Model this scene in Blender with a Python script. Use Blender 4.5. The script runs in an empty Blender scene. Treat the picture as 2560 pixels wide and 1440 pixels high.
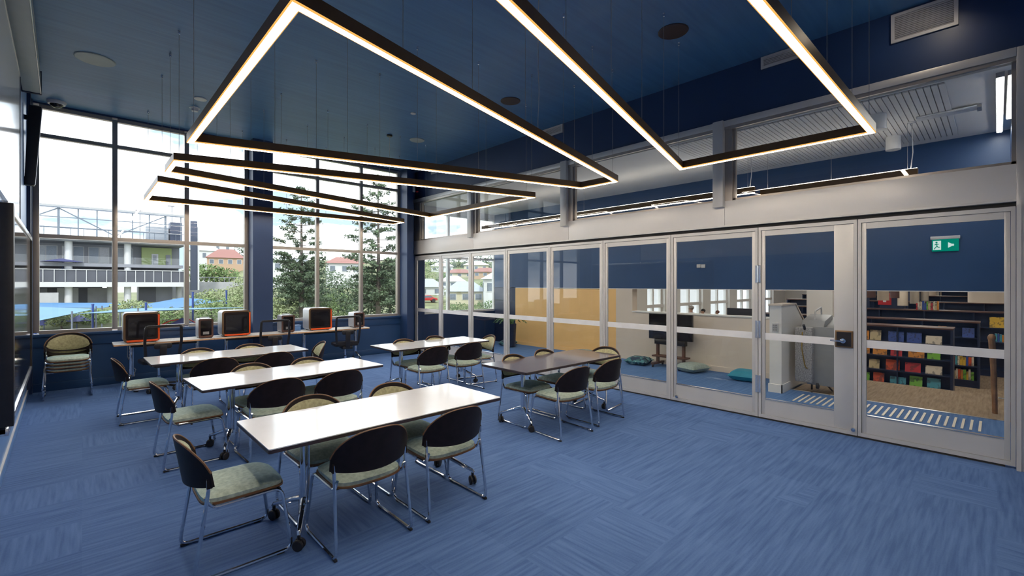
import bpy, bmesh, math, random
from mathutils import Vector, Matrix

# ------------------------------------------------------------------ camera, sky, sun, exposure
SC = bpy.context.scene
COL = SC.collection
PI = math.pi
FPX, HCAM = 1142.0, 1.70
YAW = math.atan2(1280 - 205, FPX)
cd = bpy.data.cameras.new('camera')
cd.sensor_width = 36.0
cd.lens = 36.0 * FPX / 2560.0
cd.shift_y = -10.0 / 2560.0
cd.clip_start, cd.clip_end = 0.02, 2000
cam = bpy.data.objects.new('camera', cd)
cam.location = (0, 0, HCAM)
cam.rotation_euler = (PI / 2, 0, -YAW)
COL.objects.link(cam)
SC.camera = cam

w = bpy.data.worlds.new('sky')
SC.world = w
w.use_nodes = True
wn, wl = w.node_tree.nodes, w.node_tree.links
wn.clear()
wo = wn.new('ShaderNodeOutputWorld'); wb = wn.new('ShaderNodeBackground')
wc = wn.new('ShaderNodeTexCoord'); wm = wn.new('ShaderNodeMapping')
wt = wn.new('ShaderNodeTexNoise'); wr = wn.new('ShaderNodeValToRGB')
wm.inputs['Scale'].default_value = (1.6, 1.6, 4.5)
wt.inputs['Scale'].default_value = 2.1; wt.inputs['Detail'].default_value = 7; wt.inputs['Roughness'].default_value = .52
wr.color_ramp.elements[0].position = .45; wr.color_ramp.elements[0].color = (.175, .225, .275, 1)
wr.color_ramp.elements[1].position = .57; wr.color_ramp.elements[1].color = (.93, .95, 1.0, 1)
wb.inputs['Strength'].default_value = 1.9
wl.new(wc.outputs['Generated'], wm.inputs[0]); wl.new(wm.outputs[0], wt.inputs['Vector'])
wl.new(wt.outputs['Fac'], wr.inputs[0]); wl.new(wr.outputs[0], wb.inputs[0]); wl.new(wb.outputs[0], wo.inputs[0])

sd = bpy.data.lights.new('sun', 'SUN'); sd.energy = 1.2; sd.angle = .08; sd.color = (1, .96, .9)
sun = bpy.data.objects.new('sun', sd); COL.objects.link(sun)
sun.rotation_euler = Vector((.35, .55, -.75)).to_track_quat('-Z', 'Y').to_euler()

vs = SC.view_settings
vs.view_transform = 'Standard'; vs.look = 'None'; vs.exposure = 1.3; vs.gamma = 1.0
vs.use_curve_mapping = False
LED = 18.0          # radiance of the warm strip diffusers

# ------------------------------------------------------------------ helpers
_S, _C = math.sin(YAW), math.cos(YAW)
DV, RV = Vector((_S, _C, 0)), Vector((_C, -_S, 0))
def at(px, py, t):
    """point at depth t (metres along the view) seen at photograph pixel px, py"""
    p = DV * t + RV * ((px - 1280) / FPX * t)
    p.z = HCAM + (710 - py) / FPX * t
    return p
RND = random.Random(7)
def U(a, b): return RND.uniform(a, b)

class MB:
    def __init__(s): s.v = []; s.f = []
    def add(s, vs_, fs):
        n = len(s.v); s.v += [tuple(v) for v in vs_]; s.f += [tuple(i + n for i in f) for f in fs]; return s
    def box(s, x0, x1, y0, y1, z0, z1):
        return s.add([(x0,y0,z0),(x1,y0,z0),(x1,y1,z0),(x0,y1,z0),(x0,y0,z1),(x1,y0,z1),(x1,y1,z1),(x0,y1,z1)],
                     [(3,2,1,0),(4,5,6,7),(0,1,5,4),(1,2,6,5),(2,3,7,6),(3,0,4,7)])
    def cbox(s, c, d): return s.box(c[0]-d[0]/2, c[0]+d[0]/2, c[1]-d[1]/2, c[1]+d[1]/2, c[2]-d[2]/2, c[2]+d[2]/2)
    def obox(s, M, d):
        b = MB().cbox((0,0,0), d); return s.add([M @ Vector(v) for v in b.v], b.f)
    def beam(s, a, b, wd, ht, up=(0,0,1)):
        a, b = Vector(a), Vector(b); x = (b-a); L = x.length; x.normalize()
        y = Vector(up).cross(x)
        if y.length < 1e-4: y = Vector((0,1,0)).cross(x)
        y.normalize(); z = x.cross(y)
        M = Matrix((x, y, z)).transposed().to_4x4(); M.translation = (a+b)/2
        return s.obox(M, (L, wd, ht))
    def prism(s, poly, a, b, axis='z'):
        n = len(poly)
        def p3(p, h):
            return (p[0],p[1],h) if axis == 'z' else ((h,p[0],p[1]) if axis == 'x' else (p[0],h,p[1]))
        vs_ = [p3(p,a) for p in poly] + [p3(p,b) for p in poly]
        fs = [tuple(range(n-1,-1,-1)), tuple(range(n,2*n))] + [(i,(i+1)%n,(i+1)%n+n,i+n) for i in range(n)]
        return s.add(vs_, fs)
    def tube(s, pts, r, n=8, closed=False, cap=True):
        P = [Vector(p) for p in pts]; m = len(P)
        R = r if isinstance(r, (list, tuple)) else [r]*m
        T = []
        for i in range(m):
            a = P[i-1] if (i or closed) else P[i]; b = P[(i+1) % m] if (i < m-1 or closed) else P[i]
            t = (b-a); t.normalize(); T.append(t)
        u = T[0].orthogonal().normalized(); vs_ = []
        for i in range(m):
            u = (u - T[i]*u.dot(T[i])); u.normalize(); w_ = T[i].cross(u)
            for k in range(n):
                a = 2*PI*k/n; vs_.append(P[i] + (u*math.cos(a) + w_*math.sin(a))*R[i])
        fs = []
        for i in range(m if closed else m-1):
            j = (i+1) % m
            for k in range(n): fs.append((i*n+k, i*n+(k+1)%n, j*n+(k+1)%n, j*n+k))
        if cap and not closed: fs += [tuple(range(n-1,-1,-1)), tuple((m-1)*n+k for k in range(n))]
        return s.add(vs_, fs)
    def lathe(s, prof, n=16, c=(0,0,0), M=None):
        vs_ = []
        for r, z in prof:
            for k in range(n):
                a = 2*PI*k/n; v = Vector((r*math.cos(a), r*math.sin(a), z))
                vs_.append((M @ v if M else v) + Vector(c))
        fs = [(i*n+k, i*n+(k+1)%n, (i+1)*n+(k+1)%n, (i+1)*n+k) for i in range(len(prof)-1) for k in range(n)]
        fs += [tuple(range(n-1,-1,-1)), tuple((len(prof)-1)*n+k for k in range(n))]
        return s.add(vs_, fs)
    def blob(s, c, r, nu=8, nv=6, jit=.0):
        vs_ = []; fs = []
        for j in range(nv+1):
            th = PI*j/nv
            for i in range(nu):
                ph = 2*PI*i/nu; k = 1 + U(-jit, jit)
                vs_.append((c[0]+r[0]*k*math.sin(th)*math.cos(ph), c[1]+r[1]*k*math.sin(th)*math.sin(ph), c[2]+r[2]*k*math.cos(th)))
        for j in range(nv):
            for i in range(nu): fs.append((j*nu+i, (j+1)*nu+i, (j+1)*nu+(i+1)%nu, j*nu+(i+1)%nu))
        return s.add(vs_, fs)
    def leaf(s, p, size):
        a = Vector((U(-1,1),U(-1,1),U(-1,1))); a.normalize(); b = a.orthogonal().normalized()
        p = Vector(p); return s.add([p-a*size*.5, p+b*size*.28, p+a*size*.5, p-b*size*.28], [(0,1,2,3)])
    def build(s, name, mat, parent=None, smooth=False, bevel=0, seg=2, loc=None):
        me = bpy.data.meshes.new(name); me.from_pydata(s.v, [], s.f); me.update()
        if bevel:
            bm = bmesh.new(); bm.from_mesh(me); bmesh.ops.remove_doubles(bm, verts=bm.verts, dist=1e-5)
            ed = [e for e in bm.edges if len(e.link_faces) == 2 and e.calc_face_angle(0) > .6]
            bmesh.ops.bevel(bm, geom=ed, offset=bevel, segments=seg, profile=.5, affect='EDGES', clamp_overlap=True)
            bm.to_mesh(me); bm.free()
        if smooth:
            for p in me.polygons: p.use_smooth = True
        if smooth == 'auto' or bevel:
            for p in me.polygons: p.use_smooth = True
            bm = bmesh.new(); bm.from_mesh(me)
            for e in bm.edges: e.smooth = len(e.link_faces) == 2 and e.calc_face_angle(0) < .62
            bm.to_mesh(me); bm.free()
        me.materials.append(MT[mat] if isinstance(mat, str) else mat)
        o = bpy.data.objects.new(name, me); COL.objects.link(o)
        if parent: o.parent = parent
        if loc: o.location = loc
        return o

def tag(o, label=None, cat=None, group=None, kind=None):
    if label: o['label'] = label
    if cat: o['category'] = cat
    if group: o['group'] = group
    if kind: o['kind'] = kind
    return o
def thing(name, loc=(0,0,0), rz=0, label=None, cat=None, group=None, kind=None):
    o = bpy.data.objects.new(name, None); o.empty_display_size = .1
    COL.objects.link(o); o.location = loc; o.rotation_euler = (0,0,rz)
    return tag(o, label, cat, group, kind)
def dup(root, loc=None, rz=None, label=None, group=None, parent=None):
    r = root.copy(); COL.objects.link(r)
    if parent: r.parent = parent
    if loc is not None: r.location = loc
    if rz is not None: r.rotation_euler = (0,0,rz)
    tag(r, label, None, group)
    for ch in list(root.children):
        c = ch.copy(); COL.objects.link(c); c.parent = r
        for g in list(ch.children):
            d = g.copy(); COL.objects.link(d); d.parent = c
    return r
def inst(o, parent, loc=(0,0,0), rot=(0,0,0), name=None):
    c = o.copy(); COL.objects.link(c); c.parent = parent; c.location = loc; c.rotation_euler = rot
    if name: c.name = name
    return c
def arc(cx, cy, r, a0, a1, n): return [(cx + r*math.cos(a0+(a1-a0)*i/n), cy + r*math.sin(a0+(a1-a0)*i/n)) for i in range(n+1)]
def rrect(x0, x1, y0, y1, r, n=4):
    return arc(x1-r,y1-r,r,0,PI/2,n)+arc(x0+r,y1-r,r,PI/2,PI,n)+arc(x0+r,y0+r,r,PI,1.5*PI,n)+arc(x1-r,y0+r,r,1.5*PI,2*PI,n)
def bend(pts, r, n=4):
    """round the inner corners of a polyline"""
    P = [Vector(p) for p in pts]; out = [P[0]]
    for i in range(1, len(P)-1):
        a, b, c = P[i-1], P[i], P[i+1]; u = (a-b).normalized(); v = (c-b).normalized()
        k = min(r, (a-b).length*.45, (c-b).length*.45); s_, e_ = b+u*k, b+v*k
        for j in range(n+1):
            t = j/n; out.append(s_*(1-t)**2 + b*2*t*(1-t) + e_*t*t)
    out.append(P[-1]); return out

# ------------------------------------------------------------------ materials
MT = {}
def M(name, col, rough=.5, metal=0., var=.12, vs_=6., bump=0., spec=.5, sheen=0, sheencol=None, coat=0., emit=None, es=0.):
    m = bpy.data.materials.new(name); m.use_nodes = True; MT[name] = m
    nt = m.node_tree; b = nt.nodes['Principled BSDF']
    b.inputs['Roughness'].default_value = rough; b.inputs['Metallic'].default_value = metal
    b.inputs['Specular IOR Level'].default_value = spec
    if coat: b.inputs['Coat Weight'].default_value = coat; b.inputs['Coat Roughness'].default_value = .08
    if sheen:
        b.inputs['Sheen Weight'].default_value = sheen; b.inputs['Sheen Roughness'].default_value = .4
        if sheencol: b.inputs['Sheen Tint'].default_value = (*sheencol, 1)
    tc = nt.nodes.new('ShaderNodeTexCoord'); nz = nt.nodes.new('ShaderNodeTexNoise'); rp = nt.nodes.new('ShaderNodeValToRGB')
    nz.inputs['Scale'].default_value = vs_; nz.inputs['Detail'].default_value = 4
    rp.color_ramp.elements[0].position = .3; rp.color_ramp.elements[1].position = .7
    rp.color_ramp.elements[0].color = (*[c*(1-var) for c in col], 1); rp.color_ramp.elements[1].color = (*[min(1, c*(1+var)) for c in col], 1)
    nt.links.new(tc.outputs['Object'], nz.inputs['Vector']); nt.links.new(nz.outputs['Fac'], rp.inputs[0]); nt.links.new(rp.outputs[0], b.inputs['Base Color'])
    if bump:
        bp = nt.nodes.new('ShaderNodeBump'); bp.inputs['Strength'].default_value = bump; bp.inputs['Distance'].default_value = .01
        nt.links.new(nz.outputs['Fac'], bp.inputs['Height']); nt.links.new(bp.outputs[0], b.inputs['Normal'])
    if emit: b.inputs['Emission Color'].default_value = (*emit, 1); b.inputs['Emission Strength'].default_value = es
    return m
def glass(name, tint=(.97,.985,.98), ior=1.45, rough=0.):
    m = bpy.data.materials.new(name); m.use_nodes = True; MT[name] = m
    nt = m.node_tree; nt.nodes.clear(); o = nt.nodes.new('ShaderNodeOutputMaterial'); mx = nt.nodes.new('ShaderNodeMixShader')
    fr = nt.nodes.new('ShaderNodeFresnel'); fr.inputs[0].default_value = ior
    t = nt.nodes.new('ShaderNodeBsdfTransparent'); t.inputs[0].default_value = (*tint, 1)
    g = nt.nodes.new('ShaderNodeBsdfGlossy'); g.inputs['Roughness'].default_value = rough; g.inputs[0].default_value = (1,1,1,1)
    ge = nt.nodes.new('ShaderNodeNewGeometry'); iv = nt.nodes.new('ShaderNodeMath'); iv.operation = 'SUBTRACT'; iv.inputs[0].default_value = 1
    ml = nt.nodes.new('ShaderNodeMath'); ml.operation = 'MULTIPLY'; nt.links.new(ge.outputs['Backfacing'], iv.inputs[1]); nt.links.new(iv.outputs[0], ml.inputs[0]); nt.links.new(fr.outputs[0], ml.inputs[1])
    nt.links.new(ml.outputs[0], mx.inputs[0]); nt.links.new(t.outputs[0], mx.inputs[1]); nt.links.new(g.outputs[0], mx.inputs[2]); nt.links.new(mx.outputs[0], o.inputs[0])
    return m
def emis(name, col, st):
    m = bpy.data.materials.new(name); m.use_nodes = True; MT[name] = m
    nt = m.node_tree; nt.nodes.clear(); o = nt.nodes.new('ShaderNodeOutputMaterial'); e = nt.nodes.new('ShaderNodeEmission')
    e.inputs[0].default_value = (*col, 1); e.inputs[1].default_value = st; nt.links.new(e.outputs[0], o.inputs[0]); return m
glass('glass'); glass('tint_glass', (.55,.6,.62), 1.5)
M('frost_film', (.75,.75,.76), .5, var=.05)
emis('led_warm', (1, .87, .71), LED); emis('led_soft', (1, .8, .55), 14.); emis('led_white', (1, .97, .93), 14.)
emis('halo_amber', (1, .50, .12), .42); emis('led_panel', (1,.95,.88), 5.); emis('led_up', (1,.92,.82), 5.); emis('lamp_glow', (1, .85, .65), 60.); emis('exit_green', (.0, .30, .20), .28); emis('exit_white', (.8,1,.95), .3)
M('navy_paint', (.021,.064,.165), .42, var=.06, vs_=2); M('navy_wall', (.016,.041,.115), .45, var=.06, vs_=2)
M('navy_dark', (.014,.024,.065), .4, var=.1); M('left_paint', (.12,.25,.52), .3, var=.05, vs_=2)
M('alu', (.60,.59,.575), .36, .2, var=.03, vs_=3); M('fascia', (.74,.72,.70), .4, .1, var=.02, vs_=2); M('alu_frame', (.40,.36,.32), .34, .5, var=.04, vs_=3)
M('alu_bright', (.78,.78,.80), .22, .9, var=.03); M('dark_slot', (.03,.026,.022), .6)
M('chrome', (.72,.73,.76), .09, 1., var=.03); M('black_plastic', (.016,.014,.016), .38, var=.2, vs_=20)
M('rubber', (.02,.018,.02), .55, var=.2); M('shell', (.014,.009,.010), .5, var=.25, vs_=18, spec=.25)
M('shell_edge', (.16,.075,.03), .5, var=.2, vs_=18)
M('pad_lamplit', (.38,.355,.20), .75, var=.25, vs_=38, bump=.25, sheen=.6, sheencol=(.5,.78,.85))  # back pads: warm lamplight put into the colour of the seat cloth
M('fabric', (.36,.43,.36), .75, var=.25, vs_=38, bump=.25, sheen=.8, sheencol=(.5,.78,.85))  # seats: same cloth as the pads, cool daylight put into its colour
M('fabric_teal', (.27,.40,.39), .75, var=.22, vs_=40, bump=.25, sheen=.5, sheencol=(.6,.8,.85))
M('window_sheen_top', (.88,.90,.94), .2, var=.02, coat=.9); M('grey_top', (.125,.105,.115), .2, var=.05, coat=.4)  # white tabletops: bright window reflection painted into the colour of a dark top
M('top_edge', (.035,.024,.03), .45); M('bench_top', (.72,.70,.68), .28, var=.03); M('bench_edge', (.66,.38,.20), .5, var=.2, vs_=14)
M('silver_case', (.52,.54,.58), .3, .35, var=.04); M('orange_trim', (.85,.10,.01), .35, var=.06); M('screen_dark', (.012,.011,.014), .07, var=.2)
M('bronze', (.20,.12,.06), .3, .5, var=.1); M('pendant_body', (.13,.074,.034), .36, .2, var=.1)
M('white_paint', (.78,.76,.73), .5, var=.02, vs_=2); M('white_gloss', (.74,.76,.80), .16, var=.02, vs_=1, coat=.3); M('cream_wall', (.70,.60,.50), .5, var=.03, vs_=2)
M('orange_wall', (.90,.55,.21), .45, var=.04, vs_=2); M('ceil_white', (.74,.72,.70), .6, var=.03, vs_=2); M('ceil_slat', (.72,.70,.68), .6, var=.03)
M('timber', (.30,.16,.08), .45, var=.3, vs_=9); M('dark_brown', (.10,.045,.03), .5, var=.2); M('cream_drum', (.62,.52,.40), .6, var=.05)
M('lift_grey', (.13,.122,.115), .5, var=.06); M('lift_light', (.30,.30,.30), .5, var=.06); M('grey_plastic', (.30,.29,.29), .4, var=.08); M('grey_perf', (.36,.35,.35), .5, var=.45, vs_=60); M('brass', (.5,.33,.1), .3, .8)
M('tact', (.74,.66,.54), .45, var=.05); M('leafy', (.08,.17,.05), .6, var=.5, vs_=8); M('red_sign', (.62,.02,.02), .4); M('white_mark', (.9,.9,.9), .5)
M('teal_cushion', (.01,.24,.36), .6, var=.08); M('sage_cushion', (.27,.33,.30), .75, var=.15, vs_=30)
M('bulb_grey', (.55,.55,.56), .4, var=.04); M('dark_disc', (.035,.018,.02), .5); M('grey_disc', (.33,.36,.36), .5, var=.05)
M('grille_white', (.50,.49,.50), .45, var=.04); M('vent_dark', (.03,.03,.04), .6); M('groove', (.30,.29,.28), .6)

def streak(name, c0, c1, s1, s2, rough, tile=None, thr=.7, bumpv=.15, rot=0.):
    """fine streaks along x (and, tile by tile, along y): woven carpet planks or trowelled plaster"""
    m = bpy.data.materials.new(name); m.use_nodes = True; MT[name] = m
    nt = m.node_tree; N = nt.nodes; L = nt.links; b = N['Principled BSDF']; b.inputs['Roughness'].default_value = rough
    b.inputs['Specular IOR Level'].default_value = .25 if rough > .5 else .5
    ge = N.new('ShaderNodeNewGeometry')
    def noise(scale, sc, det=5, src=None):
        mp = N.new('ShaderNodeMapping'); mp.inputs['Scale'].default_value = sc; mp.inputs['Rotation'].default_value = (0,0,rot)
        nz = N.new('ShaderNodeTexNoise'); nz.inputs['Scale'].default_value = scale; nz.inputs['Detail'].default_value = det
        L.new(src or ge.outputs['Position'], mp.inputs[0]); L.new(mp.outputs[0], nz.inputs['Vector']); return nz.outputs['Fac']
    fx = noise(1, (s1, s2, 1)); f = fx
    if tile:
        fy = noise(1, (s2, s1, 1))
        dv = N.new('ShaderNodeVectorMath'); dv.operation = 'DIVIDE'; dv.inputs[1].default_value = tile
        fl = N.new('ShaderNodeVectorMath'); fl.operation = 'FLOOR'; wnz = N.new('ShaderNodeTexWhiteNoise'); wnz.noise_dimensions = '2D'
        L.new(ge.outputs['Position'], dv.inputs[0]); L.new(dv.outputs[0], fl.inputs[0]); L.new(fl.outputs[0], wnz.inputs['Vector'])
        # patches where the planks turn
        big = noise(.45, (1,1,1), 1); gt0 = N.new('ShaderNodeMath'); gt0.operation = 'ADD'; L.new(wnz.outputs['Value'], gt0.inputs[0]); L.new(big, gt0.inputs[1])
        gt = N.new('ShaderNodeMath'); gt.operation = 'GREATER_THAN'; gt.inputs[1].default_value = thr + .5; L.new(gt0.outputs[0], gt.inputs[0])
        mx = N.new('ShaderNodeMix'); L.new(gt.outputs[0], mx.inputs[0]); L.new(fx, mx.inputs[2]); L.new(fy, mx.inputs[3])
        # per-tile tone
        tn = N.new('ShaderNodeMath'); tn.operation = 'MULTIPLY_ADD'; tn.inputs[1].default_value = .10; L.new(wnz.outputs['Value'], tn.inputs[0]); L.new(mx.outputs[0], tn.inputs[2])
        fine = noise(90, (1,1,1), 2); ad = N.new('ShaderNodeMath'); ad.operation = 'MULTIPLY_ADD'; ad.inputs[1].default_value = .22; L.new(fine, ad.inputs[0]); L.new(tn.outputs[0], ad.inputs[2])
        sb = N.new('ShaderNodeMath'); sb.operation = 'SUBTRACT'; sb.inputs[1].default_value = .16; L.new(ad.outputs[0], sb.inputs[0]); f = sb.outputs[0]
    rp = N.new('ShaderNodeValToRGB'); rp.color_ramp.elements[0].position = .3; rp.color_ramp.elements[1].position = .68
    rp.color_ramp.elements[0].color = (*c0,1); rp.color_ramp.elements[1].color = (*c1,1)
    L.new(f, rp.inputs[0]); L.new(rp.outputs[0], b.inputs['Base Color'])
    bp = N.new('ShaderNodeBump'); bp.inputs['Strength'].default_value = bumpv; bp.inputs['Distance'].default_value = .006
    L.new(f, bp.inputs['Height']); L.new(bp.outputs[0], b.inputs['Normal'])
streak('carpet', (.052,.110,.268), (.093,.176,.378), 2.2, 36., .85, (.5,.5,1.), .80)
streak('carpet_far', (.055,.125,.29), (.10,.195,.39), 1.6, 34., .85)
streak('ceiling_blue', (.048,.138,.29), (.066,.18,.35), 1.1, 16., .42, None, bumpv=.35, rot=.25)
streak('carpet_brown', (.22,.15,.09), (.34,.25,.16), 3., 30., .9)
# cushion with a leaf print
def printed(name):
    m = bpy.data.materials.new(name); m.use_nodes = True; MT[name] = m; nt = m.node_tree; b = nt.nodes['Principled BSDF']; b.inputs['Roughness'].default_value = .7
    tc = nt.nodes.new('ShaderNodeTexCoord'); v = nt.nodes.new('ShaderNodeTexVoronoi'); v.inputs['Scale'].default_value = 16
    r = nt.nodes.new('ShaderNodeValToRGB'); r.color_ramp.interpolation = 'CONSTANT'
    e = r.color_ramp.elements; e[0].color = (.01,.03,.06,1); e[1].position = .33; e[1].color = (.06,.20,.22,1)
    e2 = e.new(.6); e2.color = (.25,.42,.42,1); e3 = e.new(.8); e3.color = (.03,.09,.10,1)
    nt.links.new(tc.outputs['Object'], v.inputs['Vector']); sp = nt.nodes.new('ShaderNodeSeparateColor'); nt.links.new(v.outputs['Color'], sp.inputs[0])
    nt.links.new(sp.outputs[0], r.inputs[0]); nt.links.new(r.outputs[0], b.inputs['Base Color'])
printed('print_cushion')
# ------------------------------------------------------------------ the room shell
YW, CEIL, XR = 10.32, 4.56, 6.275
def S(o, label, cat): return tag(o, label, cat, None, 'structure')
S(MB().box(-1.2, 6.33, -1.7, YW+.15, -.12, 0).build('floor', 'carpet'), 'blue woven plank carpet across the whole meeting room', 'floor')
S(MB().box(-1.2, 6.4, -1.7, YW+.2, CEIL, CEIL+.2).build('ceiling', 'ceiling_blue'), 'dark blue trowelled ceiling above the meeting room', 'ceiling')
S(MB().box(-1.2, 6.3, -1.75, -1.6, 0, CEIL).build('wall_back', 'white_paint'), 'plain wall behind the viewer closing the meeting room', 'wall')

# far wall: low panel under the windows, pilaster, corner column
wf = thing('wall_far', (0,0,0)); S(wf, 'navy low wall under the tall windows with pilaster and corner column', 'wall')
MB().box(-.75, 6.3, YW, YW+.14, 0, .86).build('dado_panel', 'navy_paint', wf)
MB().box(-.75, 5.84, YW-.05, YW+.14, .86, .905).build('ledge', 'navy_paint', wf, bevel=.006)
MB().box(-.62, 5.84, YW-.018, YW+.001, .70, .86).build('upper_panel', 'navy_paint', wf, bevel=.004)
MB().box(-.62, 5.84, YW-.022, YW+.001, 0, .13).build('skirting', 'navy_paint', wf, bevel=.004)
MB().box(2.44, 2.80, 10.0, YW+.14, 0, CEIL).build('pilaster', 'navy_wall', wf)
MB().box(5.84, 6.02, 9.98, YW+.14, 0, CEIL).build('corner_column', 'navy_wall', wf)
MB().box(-.75, 6.3, YW, YW+.2, 4.535, CEIL).build('window_head', 'navy_wall', wf)
MB().box(6.02, 6.3, YW-.05, YW+.14, .86, CEIL).build('corner_return', 'navy_wall', wf)
MB().box(-.80, -.56, YW-.12, YW+.14, .0, CEIL).build('corner_pier', 'navy_wall', wf)

def window(name, xs, zs, y, label, fm='alu_frame', mw=.035, dep=.10, zmul=None):
    r = thing(name, (0,0,0)); S(r, label, 'window')
    for i, x in enumerate(xs):
        MB().box(x-mw, x+mw, y, y+dep, zs[0], zs[-1]).build('mullion', fm, r, bevel=.004)
    for z in zs:
        for a, b in zip(xs[:-1], xs[1:]):
            MB().box(a+mw, b-mw, y+.01, y+dep-.01, z-.03, z+.03).build('transom', fm, r)
    for a, b in zip(xs[:-1], xs[1:]):
        for c, d in zip(zs[:-1], zs[1:]):
            MB().box(a+mw-.004, b-mw+.004, y+.045, y+.053, c+.026, d-.026).build('pane', 'glass', r)
    return r
ZS = [.93, 2.465, 4.055, 4.505]
window('window_1', [-.525, .41, 1.42, 2.405], ZS, YW+.01, 'tall three-bay window on the left looking out at the neighbouring building')
window('window_2', [2.835, 3.81, 4.83, 5.805], ZS, YW+.01, 'tall three-bay window between pilaster and corner looking out at the pines')

# left wall, slightly out of square, with everything fixed on it
LA, LB = -.385, -.0216
def LW(u, n, z): return (LA + LB*u + n, u, z)
def lbox(u0, u1, n0, n1, z0, z1):
    p = [LW(u,n,z) for z in (z0,z1) for (u,n) in ((u0,n0),(u0,n1),(u1,n1),(u1,n0))]
    return MB().add(p, [(3,2,1,0),(4,5,6,7),(0,1,5,4),(1,2,6,5),(2,3,7,6),(3,0,4,7)])
wl_ = thing('wall_left', (0,0,0)); S(wl_, 'light blue painted side wall at the left edge', 'wall')
lbox(-1.7, YW+.1, -.15, 0, 0, CEIL).build('wall_face', 'left_paint', wl_)
lbox(-1.6, YW-.14, 0, .014, 0, .11).build('skirting', 'left_paint', wl_, bevel=.003)
lbox(-1.6, YW-.14, 0, .016, .11, .122).build('skirting_cap', 'alu', wl_)
lbox(9.86, YW-.13, .0, .04, .13, CEIL).build('reveal', 'navy_dark', wl_)

wb_ = thing('whiteboard', LW(6.0, 0, 2.46), 0, 'tall glossy white wall panel above the dark-framed display on the left', 'whiteboard')
def rel(mb, o):
    mb.v = [tuple(Vector(v) - o.location) for v in mb.v]; return mb
rel(lbox(2.2, 7.85, .0, .024, 2.46, 4.13), wb_).build('board', 'white_gloss', wb_)
rel(lbox(7.85, 7.89, .0, .03, 2.46, 4.13), wb_).build('edge_strip', 'navy_dark', wb_)
rel(lbox(2.2, 7.85, .0, .028, 4.13, 4.16), wb_).build('top_strip', 'alu', wb_)

pb = thing('blind_pelmet', LW(6.0, 0, 4.2), 0, 'long grey-blue blind box under the ceiling along the left wall', 'blind box')
rel(lbox(2.2, 8.62, .012, .175, 4.20, 4.46), pb).build('housing', 'grey_disc', pb, bevel=.004)
rel(lbox(2.2, 8.62, .175, .182, 4.195, 4.225), pb).build('front_lip', 'alu_bright', pb)
rel(lbox(8.62, 8.66, .0, .185, 4.19, 4.50), pb).build('end_cap', 'navy_dark', pb)

ds = thing('wall_display', LW(7.6, 0, .44), 0, 'big silver-framed glossy display standing out from the left wall', 'display')
rel(lbox(5.62, 9.72, .0, .045, .46, 2.37), ds).build('back_case', 'black_plastic', ds)
rel(lbox(5.66, 9.68, .045, .050, .50, 2.33), ds).build('screen', 'screen_dark', ds)
for a in ((5.62, 9.76, .44, .50), (5.62, 9.76, 2.33, 2.39)): rel(lbox(a[0], a[1], .0, .062, a[2], a[3]), ds).build('frame_rail', 'alu_bright', ds, bevel=.004)
rel(lbox(9.70, 9.76, .0, .06, .50, 2.33), ds).build('frame_stile', 'dark_slot', ds)
rel(lbox(5.50, 5.62, .0, .098, .54, 2.36), ds).build('end_casing', 'black_plastic', ds, bevel=.004)

ls = thing('column_loudspeaker', LW(9.3, 0, 2.95), 0, 'slim dark column loudspeaker tilted out from the left corner by the window', 'loudspeaker')
def sp(u0, u1, b, t, z0, z1):
    p = [LW(u,n,z) for z,(n0,n1) in ((z0,b),(z1,t)) for (u,n) in ((u0,n0),(u0,n1),(u1,n1),(u1,n0))]
    return MB().add(p, [(3,2,1,0),(4,5,6,7),(0,1,5,4),(1,2,6,5),(2,3,7,6),(3,0,4,7)])
rel(sp(9.24, 9.36, (.0,.10), (.04,.17), 3.08, 4.20), ls).build('cabinet', 'black_plastic', ls, bevel=.01)
rel(sp(9.25, 9.35, (.10,.107), (.17,.177), 3.10, 4.18), ls).build('grille', 'grey_plastic', ls)
rel(lbox(9.28, 9.32, .0, .09, 4.0, 4.06), ls).build('bracket', 'black_plastic', ls)
rel(lbox(9.28, 9.32, .0, .03, 3.15, 3.2), ls).build('bracket', 'black_plastic', ls)

# ------------------------------------------------------------------ right wall: upper wall, header, clerestory, folding doors
wr_ = thing('wall_right', (0,0,0)); S(wr_, 'dark navy wall above the glazed partition and at its near end', 'wall')
MB().box(6.24, 6.36, -1.7, YW, 3.86, CEIL).build('upper_wall', 'navy_wall', wr_)
MB().box(6.24, 6.36, -1.7, -.175, 0, 3.86).build('end_wall', 'left_paint', wr_)
MB().box(6.215, 6.24, -1.7, -.14, 0, .12).build('skirting', 'navy_paint', wr_)
DY = [-.12, 1.06, 2.08, 3.26, 4.45, 5.64, 6.82, 7.99, 9.15, 10.28]
hd = thing('trim_1', (0,0,0)); S(hd, 'pale grey metal header band running above the folding glass doors', 'header')
for a, b in ((-.12, 2.48), (2.485, 5.15), (5.155, 7.84), (7.845, 10.3)):
    MB().box(6.215, 6.34, a, b, 2.475, 2.80).build('fascia', 'fascia', hd, bevel=.002)
MB().box(6.20, 6.34, -.12, 10.3, 2.455, 2.475).build('lower_lip', 'alu', hd)
MB().box(6.26, 6.34, -.12, 10.3, 2.415, 2.456).build('track_slot', 'dark_slot', hd)
MB().box(6.20, 6.35, -.175, -.12, 0, 3.86).build('end_jamb', 'alu', hd, bevel=.003)
MB().box(6.19, 6.24, -.15, -.12, 0, 2.42).build('jamb_bead', 'alu', hd)
MB().box(6.25, 6.30, -.05, 10.3, 0, .012).build('threshold', 'dark_slot', hd)
MB().box(6.195, 6.35, -.12, 10.3, 3.78, 3.86).build('head_frame', 'alu', hd, bevel=.003)
MB().box(6.205, 6.24, -.12, 10.3, 3.74, 3.78).build('head_bead', 'alu_frame', hd)
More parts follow.
